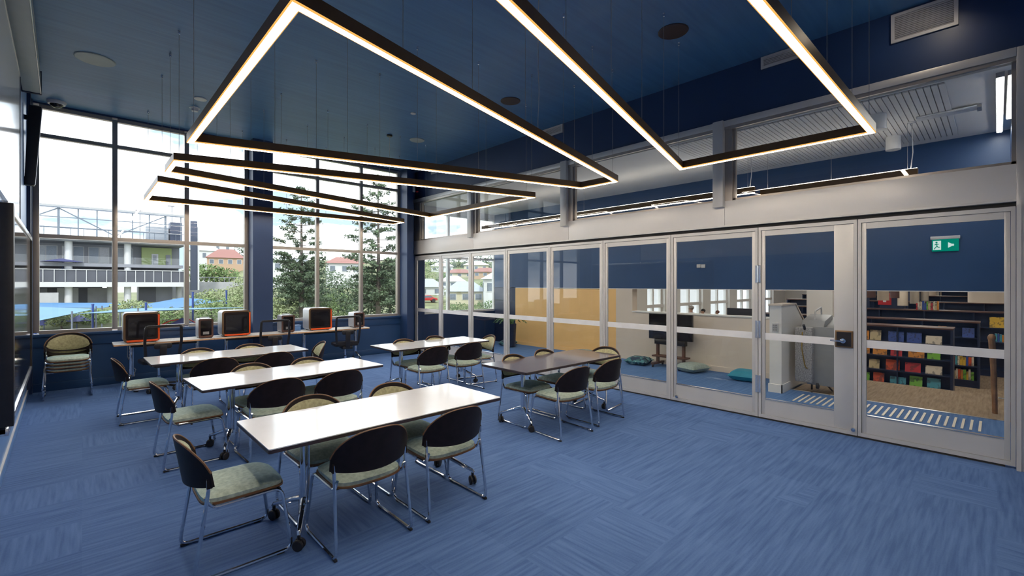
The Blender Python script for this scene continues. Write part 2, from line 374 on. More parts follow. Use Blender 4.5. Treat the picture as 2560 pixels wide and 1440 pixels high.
for y in (7.86, 5.18, 2.5):
    MB().box(6.15, 6.34, y-.02, y+.115, 2.72, 3.86).build('post', 'alu', hd, bevel=.004)
    MB().box(6.215, 6.34, y-.115, y-.02, 2.80, 3.80).build('post_side', 'alu_frame', hd)
MB().box(6.215, 6.34, 10.0, 10.28, 2.8, 3.78).build('post_side', 'alu_frame', hd)
for i, (a, b) in enumerate(((7.975, 10.0), (5.295, 7.745), (2.615, 5.065), (-.12, 2.385))):
    r = thing('window_%d' % (3+i), (0,0,0))
    S(r, 'clerestory pane above the glass doors, ' + ('nearest the window corner', 'second from the window corner', 'third from the window corner', 'the long one at the near end')[i], 'window')
    MB().box(6.27, 6.278, a, b, 2.81, 3.75).build('pane', 'glass', r)
    MB().box(6.25, 6.30, a, a+.03, 2.80, 3.75).build('bead', 'alu_frame', r)
    MB().box(6.25, 6.30, b-.03, b, 2.80, 3.75).build('bead', 'alu_frame', r)
    MB().box(6.25, 6.30, a, b, 2.80, 2.83).build('bead', 'alu_frame', r)
WORD = ['ninth', 'eighth', 'seventh', 'sixth', 'fifth', 'fourth', 'third', 'second', 'first']
hinge_mb = MB()
for k in range(5): hinge_mb.lathe([(.009, k*.044), (.009, k*.044+.04)], 10)
hinge_mb.box(-.002, .012, -.03, .03, 0, .216)
hinge_o = None; bolt_o = None
for i in range(9):
    a, b = DY[i]+.004, DY[i+1]-.004
    lab = 'glazed folding leaf with aluminium frame, ' + WORD[i] + ' from the window corner'
    if i == 1: lab = 'glazed aluminium door with the black lock plate and lever handle'
    if i == 0: lab = 'wide glazed leaf at the near end, showing the book shelves beyond'
    r = thing('door_%d' % (9-i), (0,0,0)); S(r, lab, 'door')
    X0, X1 = 6.245, 6.30
    MB().box(X0, X1, a, a+.03, .02, 2.415).build('outer_frame', 'alu', r); MB().box(X0, X1, b-.03, b, .02, 2.415).build('outer_frame', 'alu', r)
    MB().box(X0, X1, a+.03, b-.03, .02, .06).build('outer_frame', 'alu', r); MB().box(X0, X1, a+.03, b-.03, 2.375, 2.415).build('outer_frame', 'alu', r)
    s0 = .215 if i == 1 else .072; s1 = .072
    c, d = a+.033, b-.033
    MB().box(X0+.012, X1-.01, c, a+s0, .063, 2.372).build('stile', 'alu', r, bevel=.002); MB().box(X0+.012, X1-.01, b-s1, d, .063, 2.372).build('stile', 'alu', r, bevel=.002)
    MB().box(X0+.012, X1-.01, a+s0, b-s1, .063, .255).build('bottom_rail', 'alu', r); MB().box(X0+.012, X1-.01, a+s0, b-s1, 2.305, 2.372).build('top_rail', 'alu', r)
    MB().box(X0+.006, X1-.01, a+s0, b-s1, .255, .263).build('glazing_bead', 'alu_bright', r)
    p = MB().box(6.270, 6.278, a+s0-.004, b-s1+.004, .253, 2.31).build('pane', 'glass', r)
    MB().box(6.2665, 6.2695, a+.05, b-.05, 1.0, 1.085).build('frosted_band', 'frost_film', p)
    if i in (1,):
        for z in (.33, 1.02, 1.72):
            if not hinge_o: hinge_o = hinge_mb.build('hinge', 'alu_bright', r, loc=(6.238, b+.004, z))
            else: inst(hinge_o, r, (6.238, b+.004, z))
        lp = MB().box(6.238, 6.258, 1.10, 1.265, .985, 1.175).build('lock_plate', 'bronze', r, bevel=.004)
        MB().box(6.235, 6.24, 1.115, 1.25, 1.0, 1.16).build('plate_face', 'black_plastic', lp)
        MR = Matrix.Rotation(-PI/2, 4, 'Y')
        h = MB().lathe([(.027,0),(.027,.012),(.011,.014),(.011,.05)], 16, (6.236, 1.19, 1.06), MR)
        h.tube([(6.19,1.185,1.06),(6.186,1.21,1.06),(6.186,1.30,1.063)], [.011,.011,.008], 10).build('lever_handle', 'chrome', r, smooth='auto')
    if i in (1, 2):
        yb = a+.03 if i == 1 else b-.1
        kb = MB().lathe([(.0,0),(.02,.004),(.026,.018),(.02,.03),(.012,.032),(.012,.045)], 12, (6.205, yb, .085), Matrix.Rotation(PI/2,4,'Y')).build('floor_bolt', 'chrome', r, smooth='auto')

# ------------------------------------------------------------------ corridor and reading nook beyond the glass
S(MB().box(6.34, 9.25, 2.42, YW+.1, -.1, 0).build('floor_nook', 'carpet_far'), 'blue carpet of the reading nook behind the glass', 'floor')
S(MB().box(6.34, 8.33, -.35, 2.42, -.1, 0).build('floor_landing', 'carpet_far'), 'blue carpet landing behind the glass door', 'floor')
S(MB().box(6.33, 6.341, -.1, 10.3, -.1, 0).build('floor_joint', 'dark_slot'), 'dark joint in the floor under the folding doors', 'floor')
S(MB().box(6.36, 9.0, -.35, YW, 3.76, 3.95).build('ceiling_corridor', 'ceil_white'), 'white ceiling beyond the clerestory glazing', 'ceiling')
wbk = thing('wall_bulkhead', (0,0,0)); S(wbk, 'navy upper wall of the corridor ending above head-height opening', 'wall')
MB().box(9.0, 9.25, -.35, YW, 1.60, 3.95).build('face', 'navy_paint', wbk)
MB().box(9.0, 9.25, -.35, YW, 1.588, 1.60).build('soffit_edge', 'white_paint', wbk)
S(MB().box(6.36, 9.25, -.55, -.35, -.1, 3.95).build('wall_corridor_end', 'navy_paint'), 'navy end wall of the corridor at the right', 'wall')
S(MB().box(8.38, 9.0, -.35, -.12, -.1, 3.76).build('wall_pier', 'navy_paint'), 'blue pier beside the stair head', 'wall')
wo_ = thing('wall_nook', (0,0,0)); S(wo_, 'orange wall of the reading nook behind the glass', 'wall')
MB().box(9.0, 9.18, 6.05, 9.42, 0, 1.588).build('orange_panel', 'orange_wall', wo_)
MB().box(8.985, 9.0, 6.05, 9.42, 0, .09).build('skirting', 'orange_wall', wo_)
MB().box(9.0, 9.2, 9.42, YW, 0, 1.6).build('dark_end_panel', 'navy_dark', wo_)
MB().box(9.0, 9.2, 5.62, 6.05, 0, 1.588).build('tan_return', 'cream_wall', wo_)
wh = thing('wall_half', (0,0,0)); S(wh, 'cream half-height wall behind the television stand and cushions', 'wall')
MB().box(9.0, 9.15, 2.47, 5.62, 0, 1.075).build('panel', 'cream_wall', wh); MB().box(8.985, 9.165, 2.47, 5.62, 1.075, 1.10).build('ledge', 'white_paint', wh)
MB().box(8.985, 9.0, 2.47, 5.62, 0, .10).build('skirting', 'cream_wall', wh)
ba = thing('wall_balustrade', (0,0,0)); S(ba, 'white stair wall with sloping top behind the glass door', 'wall')
MB().prism([(7.92,0),(7.92,1.36),(8.62,1.36),(10.3,.30),(10.3,-.9),(8.4,-.9),(8.33,0)], 2.30, 2.47, 'y').build('panel', 'white_paint', ba)
MB().prism([(7.91,1.36),(7.91,1.385),(8.63,1.385),(10.31,.325),(10.31,.30),(8.62,1.36)], 2.285, 2.485, 'y').build('capping', 'cream_wall', ba)
MB().box(7.905, 8.34, 2.285, 2.30, 0, .13).build('skirting', 'white_paint', ba); MB().box(7.905, 7.92, 2.285, 2.485, 0, .13).build('skirting', 'white_paint', ba)
MB().box(7.92, 8.98, 2.47, 2.485, 0, .13).build('skirting', 'white_paint', ba)
MB().box(7.93, 9.0, 2.30, 2.47, -.9, 0).build('footing', 'white_paint', ba)

# far window of the nook
wn_ = thing('wall_nook_far', (0,0,0)); S(wn_, 'navy low wall under the nook window', 'wall')
MB().box(6.34, 9.25, YW, YW+.14, 0, .9).build('dado_panel', 'navy_wall', wn_)
MB().box(6.34, 6.52, YW-.06, YW+.14, .9, 3.95).build('side_pier', 'navy_wall', wn_); MB().box(9.06, 9.3, YW-.25, YW+.14, .9, 3.95).build('side_pier', 'left_paint', wn_)
MB().box(6.36, 9.3, YW, YW+.14, 3.62, 3.95).build('head', 'white_paint', wn_)
window('window_7', [6.55, 7.35, 8.2, 9.03], [.93, 2.42, 3.60], YW+.02, 'white-framed nook window looking out at the suburban houses', 'white_paint')
# low wall top rail, tactile strips at the stair head
tc_ = thing('tactile_indicator', (7.55, 1.1, 0), 0, 'row of raised cream tactile bars on the landing before the stairs', 'tactile strip')
bar0 = None
for k in range(27):
    y = .14 + k*.073
    if not bar0: bar0 = MB().box(-.02, .54, -.012, .012, 0, .006).build('tactile_bar', 'tact', tc_, loc=(0, y-1.1, 0))
    else: inst(bar0, tc_, (0, y-1.1, 0))
st = thing('stairs', (8.33, 1.0, -.9), 0, 'carpeted flight of steps going down from the landing to the library', 'stairs')
for k in range(6):
    MB().box(k*.28, 1.9, -1.1, 1.28, 0, .9-.15*k-.02 if k else .88).build('step', 'carpet_brown', st)
MB().box(-.035, .01, -1.1, 1.28, .86, .906).build('nosing', 'alu_bright', st)
# ------------------------------------------------------------------ strip-light loops
WX = [.80, 1.48, 2.18, 2.95, 3.72, 4.48, 5.16]
ZB, ZT = 3.085, 3.175
wire0 = MB().tube([(0,0,0),(0,0,1)], .0022, 5).build('suspension_wire', 'grey_plastic')
anchor0 = MB().lathe([(.004,-.035),(.011,-.03),(.011,-.008),(.014,0)], 10).build('ceiling_anchor', 'chrome', smooth='auto')
def loop_light(quad, label, wires=True, zc=CEIL, zb=ZB, em='led_warm', wxs=WX):
    cx = sum(p[0] for p in quad)/4; cy = sum(p[1] for p in quad)/4
    r = thing('loop_pendant', (cx, cy, zb), 0, label, 'pendant light', 'square strip light loops hung from the blue ceiling')
    hw = .028; n = 4
    def offset(d):
        out = []
        for i in range(n):
            p, a, b = Vector(quad[i]), Vector(quad[i-1]), Vector(quad[(i+1) % n])
            u = (p-a).normalized(); v = (b-p).normalized()
            nu, nv = Vector((u.y,-u.x)), Vector((v.y,-v.x)); m = (nu+nv).normalized()
            q = p + m*(d/max(.2, m.dot(nu))); out.append((q.x-cx, q.y-cy))
        return out
    O, I, o2, i2 = offset(hw), offset(-hw), offset(hw-.005), offset(-hw+.005)
    for i in range(n):
        j = (i+1) % n
        MB().prism([O[i],O[j],I[j],I[i]], .012, ZT-ZB).build('housing', 'pendant_body', r)
        MB().prism([O[i],O[j],o2[j],o2[i]], 0, .012).build('halo_strip', 'halo_amber', r); MB().prism([i2[i],i2[j],I[j],I[i]], 0, .012).build('halo_strip', 'halo_amber', r)  # amber rim strips added to imitate the glow around the bars
        MB().prism([o2[i],o2[j],i2[j],i2[i]], .001, .0118).build('diffuser', em, r)
    if wires:
        for i in range(n):
            a, b = Vector(quad[i]), Vector(quad[(i+1) % n])
            if abs(b.x-a.x) < 1: continue
            for x in wxs:
                y = a.y + (b.y-a.y)*(x-a.x)/(b.x-a.x)
                c = inst(wire0, r, (x-cx, y-cy, ZT-ZB)); c.scale = (1,1,zc-zb-(ZT-ZB))
                inst(anchor0, r, (x-cx, y-cy, zc-zb))
    return r
XA, XB = .775, 5.275
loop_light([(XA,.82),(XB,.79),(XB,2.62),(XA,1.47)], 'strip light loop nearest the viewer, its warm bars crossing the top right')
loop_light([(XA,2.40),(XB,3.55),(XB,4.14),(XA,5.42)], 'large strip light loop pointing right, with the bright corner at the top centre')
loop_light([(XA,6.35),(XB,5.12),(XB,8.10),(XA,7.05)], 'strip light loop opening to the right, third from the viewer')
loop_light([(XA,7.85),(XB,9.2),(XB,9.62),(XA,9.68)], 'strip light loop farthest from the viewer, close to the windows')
bpy.data.objects.remove(wire0); bpy.data.objects.remove(anchor0)
for k, (x, y, z0) in enumerate(((3.2, 3.03, 3.175), (4.3, 8.0, 3.175))):
    c = thing('power_cable', (x, y, CEIL), 0, 'twisted white feed cable hanging from the blue ceiling, ' + ('nearest the top centre' if k == 0 else 'farther back over the far tables'), 'cable')
    MB().tube([(U(-.006,.006),U(-.006,.006),-(CEIL-z0)*i/14) for i in range(15)], .004, 6).build('flex', 'grille_white', c)
    MB().lathe([(.05,-.03),(.055,-.01),(.055,0)], 16).build('ceiling_rose', 'black_plastic', c)

# ------------------------------------------------------------------ things on the ceiling
def disc(name, px, py, r, mat, label, cat):
    d = at(px, py, FPX*(CEIL-HCAM)/(710-py))
    t = thing(name, (d.x, d.y, CEIL), 0, label, cat)
    MB().lathe([(r*.96,-.012),(r,-.006),(r,0)], 28).build('plate', mat, t, smooth='auto')
    return t
disc('ceiling_speaker', 238, 148, .20, 'grey_disc', 'large pale grey round speaker plate on the ceiling at the left', 'ceiling speaker')
disc('ceiling_speaker', 1683, 78, .165, 'dark_disc', 'dark round ceiling speaker between the two bright bars at upper right', 'ceiling speaker')
disc('ceiling_speaker', 1276, 252, .155, 'dark_disc', 'dark round ceiling speaker near the middle of the ceiling', 'ceiling speaker')
disc('ceiling_speaker', 1043, 350, .145, 'grey_disc', 'small-looking grey ceiling speaker farthest back', 'ceiling speaker')
t = disc('access_plate', 501, 247, .085, 'bulb_grey', 'small white round plate on the ceiling beside the bright bar', 'ceiling plate')
t = disc('sprinkler_plate', 1033, 283, .045, 'bulb_grey', 'tiny white round plate in the middle of the ceiling', 'ceiling plate')
d = at(487, 270, FPX*(CEIL-HCAM)/(710-270))
t = thing('smoke_detector', (d.x, d.y, CEIL), 0, 'white smoke detector on the ceiling just left of the bright bar corner', 'smoke detector')
MB().lathe([(.06,-.012),(.075,-.006),(.075,0)], 20).build('base', 'bulb_grey', t); MB().lathe([(.02,-.06),(.045,-.055),(.048,-.03),(.06,-.012)], 20).build('sensor', 'bulb_grey', t, smooth='auto')
t = thing('dome_camera', (-.29, 10.1, CEIL), 0, 'grey dome security camera at the top left window corner', 'camera')
MB().lathe([(.10,-.05),(.115,-.02),(.115,0)], 20).build('base', 'bulb_grey', t, smooth='auto'); MB().lathe([(.0,-.105),(.04,-.1),(.07,-.075),(.08,-.05)], 20).build('dome', 'screen_dark', t, smooth='auto')

def vent(y0, y1, z0, z1, n, label):
    t = thing('air_vent', (6.24, (y0+y1)/2, z0), 0, label, 'vent', 'white air grilles high on the navy wall')
    h, wd = z1-z0, (y1-y0)/2
    MB().box(-.004,.001,-wd,wd,0,h).build('backing', 'vent_dark', t)
    for a in ((-wd,wd,0,.03),(-wd,wd,h-.03,h),(-wd,-wd+.03,.03,h-.03),(wd-.03,wd,.03,h-.03)):
        MB().box(-.022,.0,a[0],a[1],a[2],a[3]).build('frame', 'grille_white', t)
    s0 = None
    for k in range(n):
        z = .03 + (h-.06)*(k+.5)/n
        if not s0:
            s0 = MB().obox(Matrix.Rotation(.6,4,'Y'), (.014, 2*wd-.06, .003)).build('slat', 'grille_white', t, loc=(-.011,0,z))
        else: inst(s0, t, (-.011,0,z))
    return t
vent(.26, .77, 4.235, 4.535, 13, 'large white air grille high on the navy wall at the top right')
vent(1.60, 2.04, 4.40, 4.55, 5, 'small white air grille on the navy wall just left of the last bright bar')
vent(5.30, 5.85, 4.40, 4.55, 5, 'small white air grille on the navy wall above the middle doors')
vent(9.0, 9.5, 4.38, 4.53, 6, 'small white air grille on the navy wall nearest the window corner')
t = thing('spotlight', (5.75, .33, CEIL), 0, 'small chrome spotlight at the top right edge', 'spotlight')
MB().tube([(0,0,0),(0,0,-.05)], .012, 8).build('stem', 'chrome', t)
MB().lathe([(.02,.06),(.05,.05),(.055,-.04)], 18, (-.01,-.02,-.09), Matrix.Rotation(.5,4,'X')).build('head', 'chrome', t, smooth='auto')
MB().lathe([(.045,-.043),(.045,-.041)], 18, (-.01,-.02,-.09), Matrix.Rotation(.5,4,'X')).build('lamp', 'lamp_glow', t)
t = thing('motion_sensor', (6.02, 9.99, 4.05), 0, 'white motion sensor with small red bell on the corner column near the ceiling', 'sensor')
MB().box(-.03,.03,-.05,-.01,-.06,.06).build('body', 'bulb_grey', t, bevel=.01); MB().box(-.01,.01,-.01,.0,-.02,.02).build('bracket', 'bulb_grey', t)
MB().lathe([(.0,-.03),(.03,-.02),(.035,0)], 14, (.09,-.03,-.03)).build('beacon', 'red_sign', t, smooth='auto')

# ------------------------------------------------------------------ stacking chair
def chair_model():
    t = thing('stacking_chair', (0,0,0), 0, 'x', 'chair', 'sled-base chairs around the tables')
    R = .0108
    for s in (-1, 1):
        X = .262*s; XT = .235*s
        pts = bend([(XT*1.06,-.19,.57),(XT*1.05,-.19,.50),(X,-.262,.012),(X,.262,.012),(XT,.205,.405),(XT,-.17,.40),(XT*1.0,-.205,.47)], .055, 4)
        f = MB().tube(pts, R, 8).build('sled_frame', 'chrome', t, smooth='auto')
        for y in (-.235, .19): MB().cbox((X, y, .008), (.02, .045, .016)).build('glide', 'rubber', f, bevel=.004)
    MB().tube([(-.235,.20,.392),(.235,.20,.392)], R*.85, 8).build('cross_bar', 'chrome', t, smooth='auto')
    MB().tube([(-.235,-.14,.392),(.235,-.14,.392)], R*.85, 8).build('cross_bar', 'chrome', t, smooth='auto')
    # seat: shaped cushion on a thin shell
    def seat_grid(inset, z0, crown, front=.245, back=-.215, zoff=0):
        vs_ = []; nx, ny = 16, 14
        for j in range(ny+1):
            for i in range(nx+1):
                u = -1+2*i/nx; v = -1+2*j/ny
                # superellipse mapping keeps rounded corners
                k = 1/max(1e-6, (abs(u)**5+abs(v)**5)**(1/5)) if (u or v) else 1
                m = max(abs(u), abs(v)); uu, vv = u*k*m, v*k*m
                x = uu*(.235-inset)*(1-.03*vv); y = (front+back)/2 + vv*((front-back)/2-inset)
                e = max(0, 1-m**6)
                z = z0 + crown*e - .028*max(0, vv-.35)**2 - .012*(1-uu*uu)*max(0, -vv)
                vs_.append((x, y, z))
        return vs_, nx, ny
    def slab(inset, zt, crown, thick, name, mat, parent):
        a, nx, ny = seat_grid(inset, zt, crown); b, _, _ = seat_grid(inset, zt-thick, 0)
        n = len(a); fs = []
        for j in range(ny):
            for i in range(nx):
                p = j*(nx+1)+i; fs.append((p, p+1, p+nx+2, p+nx+1)); fs.append((n+p, n+p+nx+1, n+p+nx+2, n+p+1))
        rim = [i for i in range(nx+1)] + [j*(nx+1)+nx for j in range(1, ny+1)] + [ny*(nx+1)+i for i in range(nx-1,-1,-1)] + [j*(nx+1) for j in range(ny-1,0,-1)]
        for q in range(len(rim)):
            p, r = rim[q], rim[(q+1) % len(rim)]; fs.append((r, p, n+p, n+r))
        return MB().add(a+b, fs).build(name, mat, parent, smooth='auto')
    slab(.008, .446, .026, .022, 'seat', 'fabric', t)
    slab(.0, .424, .0, .012, 'seat_shell', 'shell_edge', t)
    slab(.025, .412, .0, .014, 'seat_pan', 'black_plastic', t)
    # back: curved shell with arched top
    def back(inset, off, thick, name, mat, pad=False, edge=False):
        nu, nv = 22, 8; A = []; B = []
        for j in range(nv+1):
            v = j/nv
            for i in range(nu+1):
                u = -1+2*i/nu
                uu = u*(1-inset)
                zb = .530 - .022*(1-u*u); zt = .622 + .160*max(0, 1-abs(u)**2.7)**.85
                if pad:
                    mid = .60; zt = mid + .152*max(0,1-u*u)**.5; zb = mid - .075*max(0,1-u*u)**.6
                z = zb + (zt-zb)*v
                x = .285*uu*(1-.06*abs(uu)**3)
                y = -.262 + .11*uu*uu - .17*max(0, z-.47) + .0
                bulge = 0
                if pad: bulge = .022*max(0, 1-abs(2*v-1)**3)*max(0,1-u**4)
                A.append((x, y+off+bulge, z)); B.append((x, y+off-thick, z))
        n = len(A); fs = []
        for j in range(nv):
            for i in range(nu):
                p = j*(nu+1)+i; fs.append((p+1, p, p+nu+1, p+nu+2)); fs.append((n+p, n+p+1, n+p+nu+2, n+p+nu+1))
        rim = [i for i in range(nu+1)] + [j*(nu+1)+nu for j in range(1, nv+1)] + [nv*(nu+1)+i for i in range(nu-1,-1,-1)] + [j*(nu+1) for j in range(nv-1,0,-1)]
        for q in range(len(rim)):
            p, r = rim[q], rim[(q+1) % len(rim)]; fs.append((p, r, n+r, n+p))
        return MB().add(A+B, fs).build(name, mat, t, smooth='auto'), [A[i] for i in rim]
    o, rim = back(0, 0, .011, 'backrest', 'shell')
    top = [p for p in rim if p[2] > .60]; top.sort(key=lambda p: p[0])
    MB().tube([(p[0], p[1]-.005, p[2]) for p in top], .0065, 6).build('edge_trim', 'shell_edge', o, smooth='auto')
    back(.12, .004, .004, 'back_pad', 'pad_lamplit', pad=True)
    for s in (-1,1): MB().box(.252*s-.008, .252*s+.008, -.20, -.17, .52, .58).build('back_bracket', 'shell', t, bevel=.005)
    return t
chair0 = chair_model()
TN = {'1': 'the nearest table', '2': 'the second table', '3': 'the back left table', '4': 'the far right table', '5': 'the dark-topped table'}
CH = [('1','near side of','left',1.39,3.02,0),('1','near side of','right',2.06,3.02,0),('1','far side of','left',1.36,3.57,PI),('1','far side of','right',2.06,3.55,PI),('1','left end of','',.72,3.36,-PI/2),
      ('2','near side of','left',1.40,5.06,.04),('2','near side of','right',2.02,5.06,.05),('2','far side of','left',1.42,5.60,PI+.03),('2','far side of','right',2.05,5.60,PI+.05),('2','left end of','',.78,5.42,-PI/2+.04),
      ('3','near side of','left',1.22,6.93,.03),('3','near side of','right',1.90,6.95,.03),('3','far side of','left',1.20,7.51,PI),('3','far side of','right',1.86,7.53,PI),('3','left end of','',.58,7.46,-PI/2),('3','right end of','',2.52,7.44,PI/2-.15),
      ('4','near side of','left',3.80,5.93,0),('4','near side of','right',4.48,5.95,0),('4','far side of','left',3.88,6.48,PI),('4','far side of','right',4.52,6.52,PI),('4','right end of','',5.06,6.28,PI/2-.2),
      ('5','near side of','left',4.03,3.46,-.05),('5','near side of','right',4.74,3.50,0),('5','far side of','left',4.06,4.03,PI),('5','far side of','right',4.69,4.07,PI),('5','right end of','',5.29,3.86,PI/2+.15)]
first = True
for (tb, side, lr, x, y, rz) in CH:
    if lr: lab = 'sled-base chair at the %s %s, the %s one' % (side, TN[tb], lr)
    else: lab = 'sled-base chair at the %s %s' % (side, TN[tb])
    if first: chair0.location = (x,y,0); chair0.rotation_euler = (0,0,rz); tag(chair0, lab); first = False
    else: dup(chair0, (x,y,0), rz, lab)
for k in range(4):
    dup(chair0, (-.15, 9.70-.03*k, .052*k), PI, 'chair in the stack by the left window, ' + ('lowest one on the floor','second from the floor','third from the floor','topmost with its green pad showing')[k], 'stacked chairs by the window')

# ------------------------------------------------------------------ flip-top tables on castors
caster0 = None
def caster(parent, loc, rz):
    global caster0
    if caster0 is None:
        m = MB(); RX = Matrix.Rotation(PI/2, 4, 'X')
        for s in (-.017, .017): m.lathe([(.012,-.010),(.030,-.010),(.036,-.005),(.036,.005),(.030,.010),(.012,.010)], 16, (0,s,.036), RX)
        c = m.build('castor', 'rubber', parent, smooth='auto')
        h = MB().cbox((.0,0,.05),(.036,.012,.046)).lathe([(.011,.06),(.011,.10)], 10).build('castor_fork', 'black_plastic', c)
        c.location = loc; c.rotation_euler = (0,0,rz); caster0 = c
    else:
        c = inst(caster0, parent, loc, (0,0,rz)); inst(caster0.children[0], c)
def table(x, y, rz, L, W, topm, edgem, label, group, H=.725, foot=.26, out=.12, ins=.33, cast=True):
    t = thing('folding_table', (x,y,0), rz, label, 'table', group)
    top = MB().prism(rrect(-L/2, L/2, -W/2, W/2, .012, 2), H-.006, H).build('tabletop', topm, t)
    MB().prism(rrect(-L/2-.001, L/2+.001, -W/2-.001, W/2+.001, .013, 2), H-.028, H-.006).build('edge_band', edgem, top)
    MB().box(-L/2+ins, L/2-ins, -.03, .03, H-.085, H-.045).build('beam', 'black_plastic', t)
    MB().tube([(-L/2+ins,.10,H-.075),(L/2-ins,.10,H-.075)], .011, 8).build('tie_bar', 'chrome', t, smooth='auto')
    for s in (-1, 1):
        cx = s*(L/2-ins)
        MB().box(cx-.03, cx+.03, -W/2+.10, W/2-.10, H-.045, H-.0285).build('top_plate', 'black_plastic', t)
        MB().lathe([(.026,.17),(.026,H-.045)], 16, (cx,0,0)).tube([(cx+.033,0,.20),(cx+.033,0,H-.05)], .008, 6).build('column', 'chrome', t, smooth='auto')
        for k in (-1, 1):
            end = (cx+s*out, k*foot, .115)
            MB().tube([(cx, 0, .21), (cx+s*out*.25, k*foot*.25, .19), end, (end[0]+s*.004, end[1]+k*.008, .098)], [.021,.020,.014,.012], 10).build('foot_leg', 'chrome', t, smooth='auto')
            caster(t, end[:2]+(0,), U(0, 6.28))
    return t
G1 = 'flip-top tables in the middle of the room'
table(1.715, 3.32, 0, 1.83, .77, 'window_sheen_top', 'top_edge', 'table nearest the viewer, window sheen painted on its top', G1)
table(1.71, 5.43, .055, 1.86, .77, 'window_sheen_top', 'top_edge', 'table second from the viewer in the left row, window sheen painted on its top', G1)
table(1.53, 7.42, .02, 1.86, .77, 'window_sheen_top', 'top_edge', 'table farthest back in the left row, window sheen painted on its top', G1)
table(4.25, 6.45, -.02, 1.83, .77, 'window_sheen_top', 'top_edge', 'table far back near the glass doors, window sheen painted on its top', G1)
table(4.47, 3.93, 0, 1.84, .77, 'grey_top', 'top_edge', 'dark grey-brown topped table beside the glass doors', G1)
G2 = 'narrow benches joined below the windows'
for k, (a, b) in enumerate(((.36,1.70),(1.702,3.08),(3.082,4.62))):
    table((a+b)/2, 9.735, 0, b-a, .50, 'bench_top', 'bench_edge', 'pale narrow bench under the windows, ' + ('leftmost of the three','middle of the three','rightmost of the three')[k], G2, H=.745, foot=.17, out=.03, ins=.22)

# ------------------------------------------------------------------ 3D printers on the bench
def printer(x, y, wd, dp, ht, label, big):
    t = thing('printer', (x, y, .745), 0, label, '3D printer', 'silver 3D printers on the window bench')
    r = .05 if big else .025
    out = rrect(-wd/2, wd/2, .012, ht, r, 5); inn = rrect(-wd/2+.028, wd/2-.028, .045, ht-.03, r*.7, 5)
    n = len(out)
    def ring(po, pi, y0, y1):
        vs_ = [(p[0],y0,p[1]) for p in po]+[(p[0],y0,p[1]) for p in pi]+[(p[0],y1,p[1]) for p in po]+[(p[0],y1,p[1]) for p in pi]
        fs = []
        for i in range(n):
            j = (i+1) % n
            fs += [(i,j,n+j,n+i),(2*n+j,2*n+i,3*n+i,3*n+j),(j,i,2*n+i,2*n+j),(n+i,n+j,3*n+j,3*n+i)]
        return MB().add(vs_, fs)
    MB().prism(out, -dp/2+.02, dp/2, 'y').build('case', 'silver_case', t, smooth='auto')
    ring(out, inn, -dp/2, -dp/2+.02).build('front_rim', 'dark_brown' if not big else 'bronze', t, smooth='auto')
    if big:
        i3 = rrect(-wd/2+.06, wd/2-.06, .08, ht-.075, r*.6, 5)
        ring(inn, i3, -dp/2+.004, -dp/2+.024).build('surround', 'shell', t, smooth='auto')
        MB().box(-wd/2+.04, wd/2-.03, -dp/2-.003, -dp/2+.004, .015, .045).build('orange_bar', 'orange_trim', t, bevel=.003)
        MB().box(wd/2-.032, wd/2-.006, -dp/2-.003, -dp/2+.004, .03, ht-.04).build('orange_bar', 'orange_trim', t, bevel=.003)
        MB().prism(i3, -dp/2+.010, -dp/2+.019, 'y').build('window', 'screen_dark', t)
    else:
        MB().prism(inn, -dp/2+.008, -dp/2+.019, 'y').build('window', 'screen_dark', t)
        MB().box(-.045, .045, -dp/2+.002, -dp/2+.008, .065, .115).build('display', 'grey_plastic', t)
        MB().tube(bend([(-.07,0,ht-.005),(-.07,0,ht+.022),(.07,0,ht+.022),(.07,0,ht-.005)], .015), .006, 6).build('carry_handle', 'silver_case', t, smooth='auto')
    for a in (-1,1): MB().box(a*wd*.35-.02, a*wd*.35+.02, -dp/2+.03, dp/2-.03, 0, .014).build('foot', 'rubber', t)
printer(.715, 9.75, .47, .36, .49, 'big silver 3D printer with orange trim, leftmost on the bench', True)
printer(2.06, 9.71, .46, .36, .47, 'big silver 3D printer with orange trim, beside the dark pilaster', True)
printer(3.60, 9.78, .47, .36, .46, 'big silver 3D printer with orange trim, rightmost of the big ones', True)
printer(1.595, 9.72, .22, .30, .34, 'small silver 3D printer between the two left big printers', False)
printer(2.96, 9.72, .24, .30, .34, 'small silver 3D printer right of the dark pilaster', False)
printer(4.44, 9.76, .24, .30, .33, 'small silver 3D printer at the right end of the bench', False)
t = thing('parts_box', (3.20, 9.84, .745), 0, 'small blue box behind the rightmost big printer', 'box')
MB().box(-.06,.06,-.07,.07,0,.10).build('body', 'left_paint', t, bevel=.006); MB().box(-.064,.064,-.074,.074,.10,.115).build('lid', 'left_paint', t, bevel=.004)
t = thing('power_lead', (.55, 9.9, 0), 0, 'white cord hanging below the left end of the bench', 'cord')
MB().tube([(0,0,.73),(.0,0,.5),(.05,.02,.33),(.11,.05,.26),(.10,.1,.20),(.09,.2,.15),(.09,.36,.14)], .006, 6).build('flex', 'grille_white', t, smooth='auto')
MB().box(.06,.12,.345,.375,.10,.17).build('plug', 'grille_white', t)

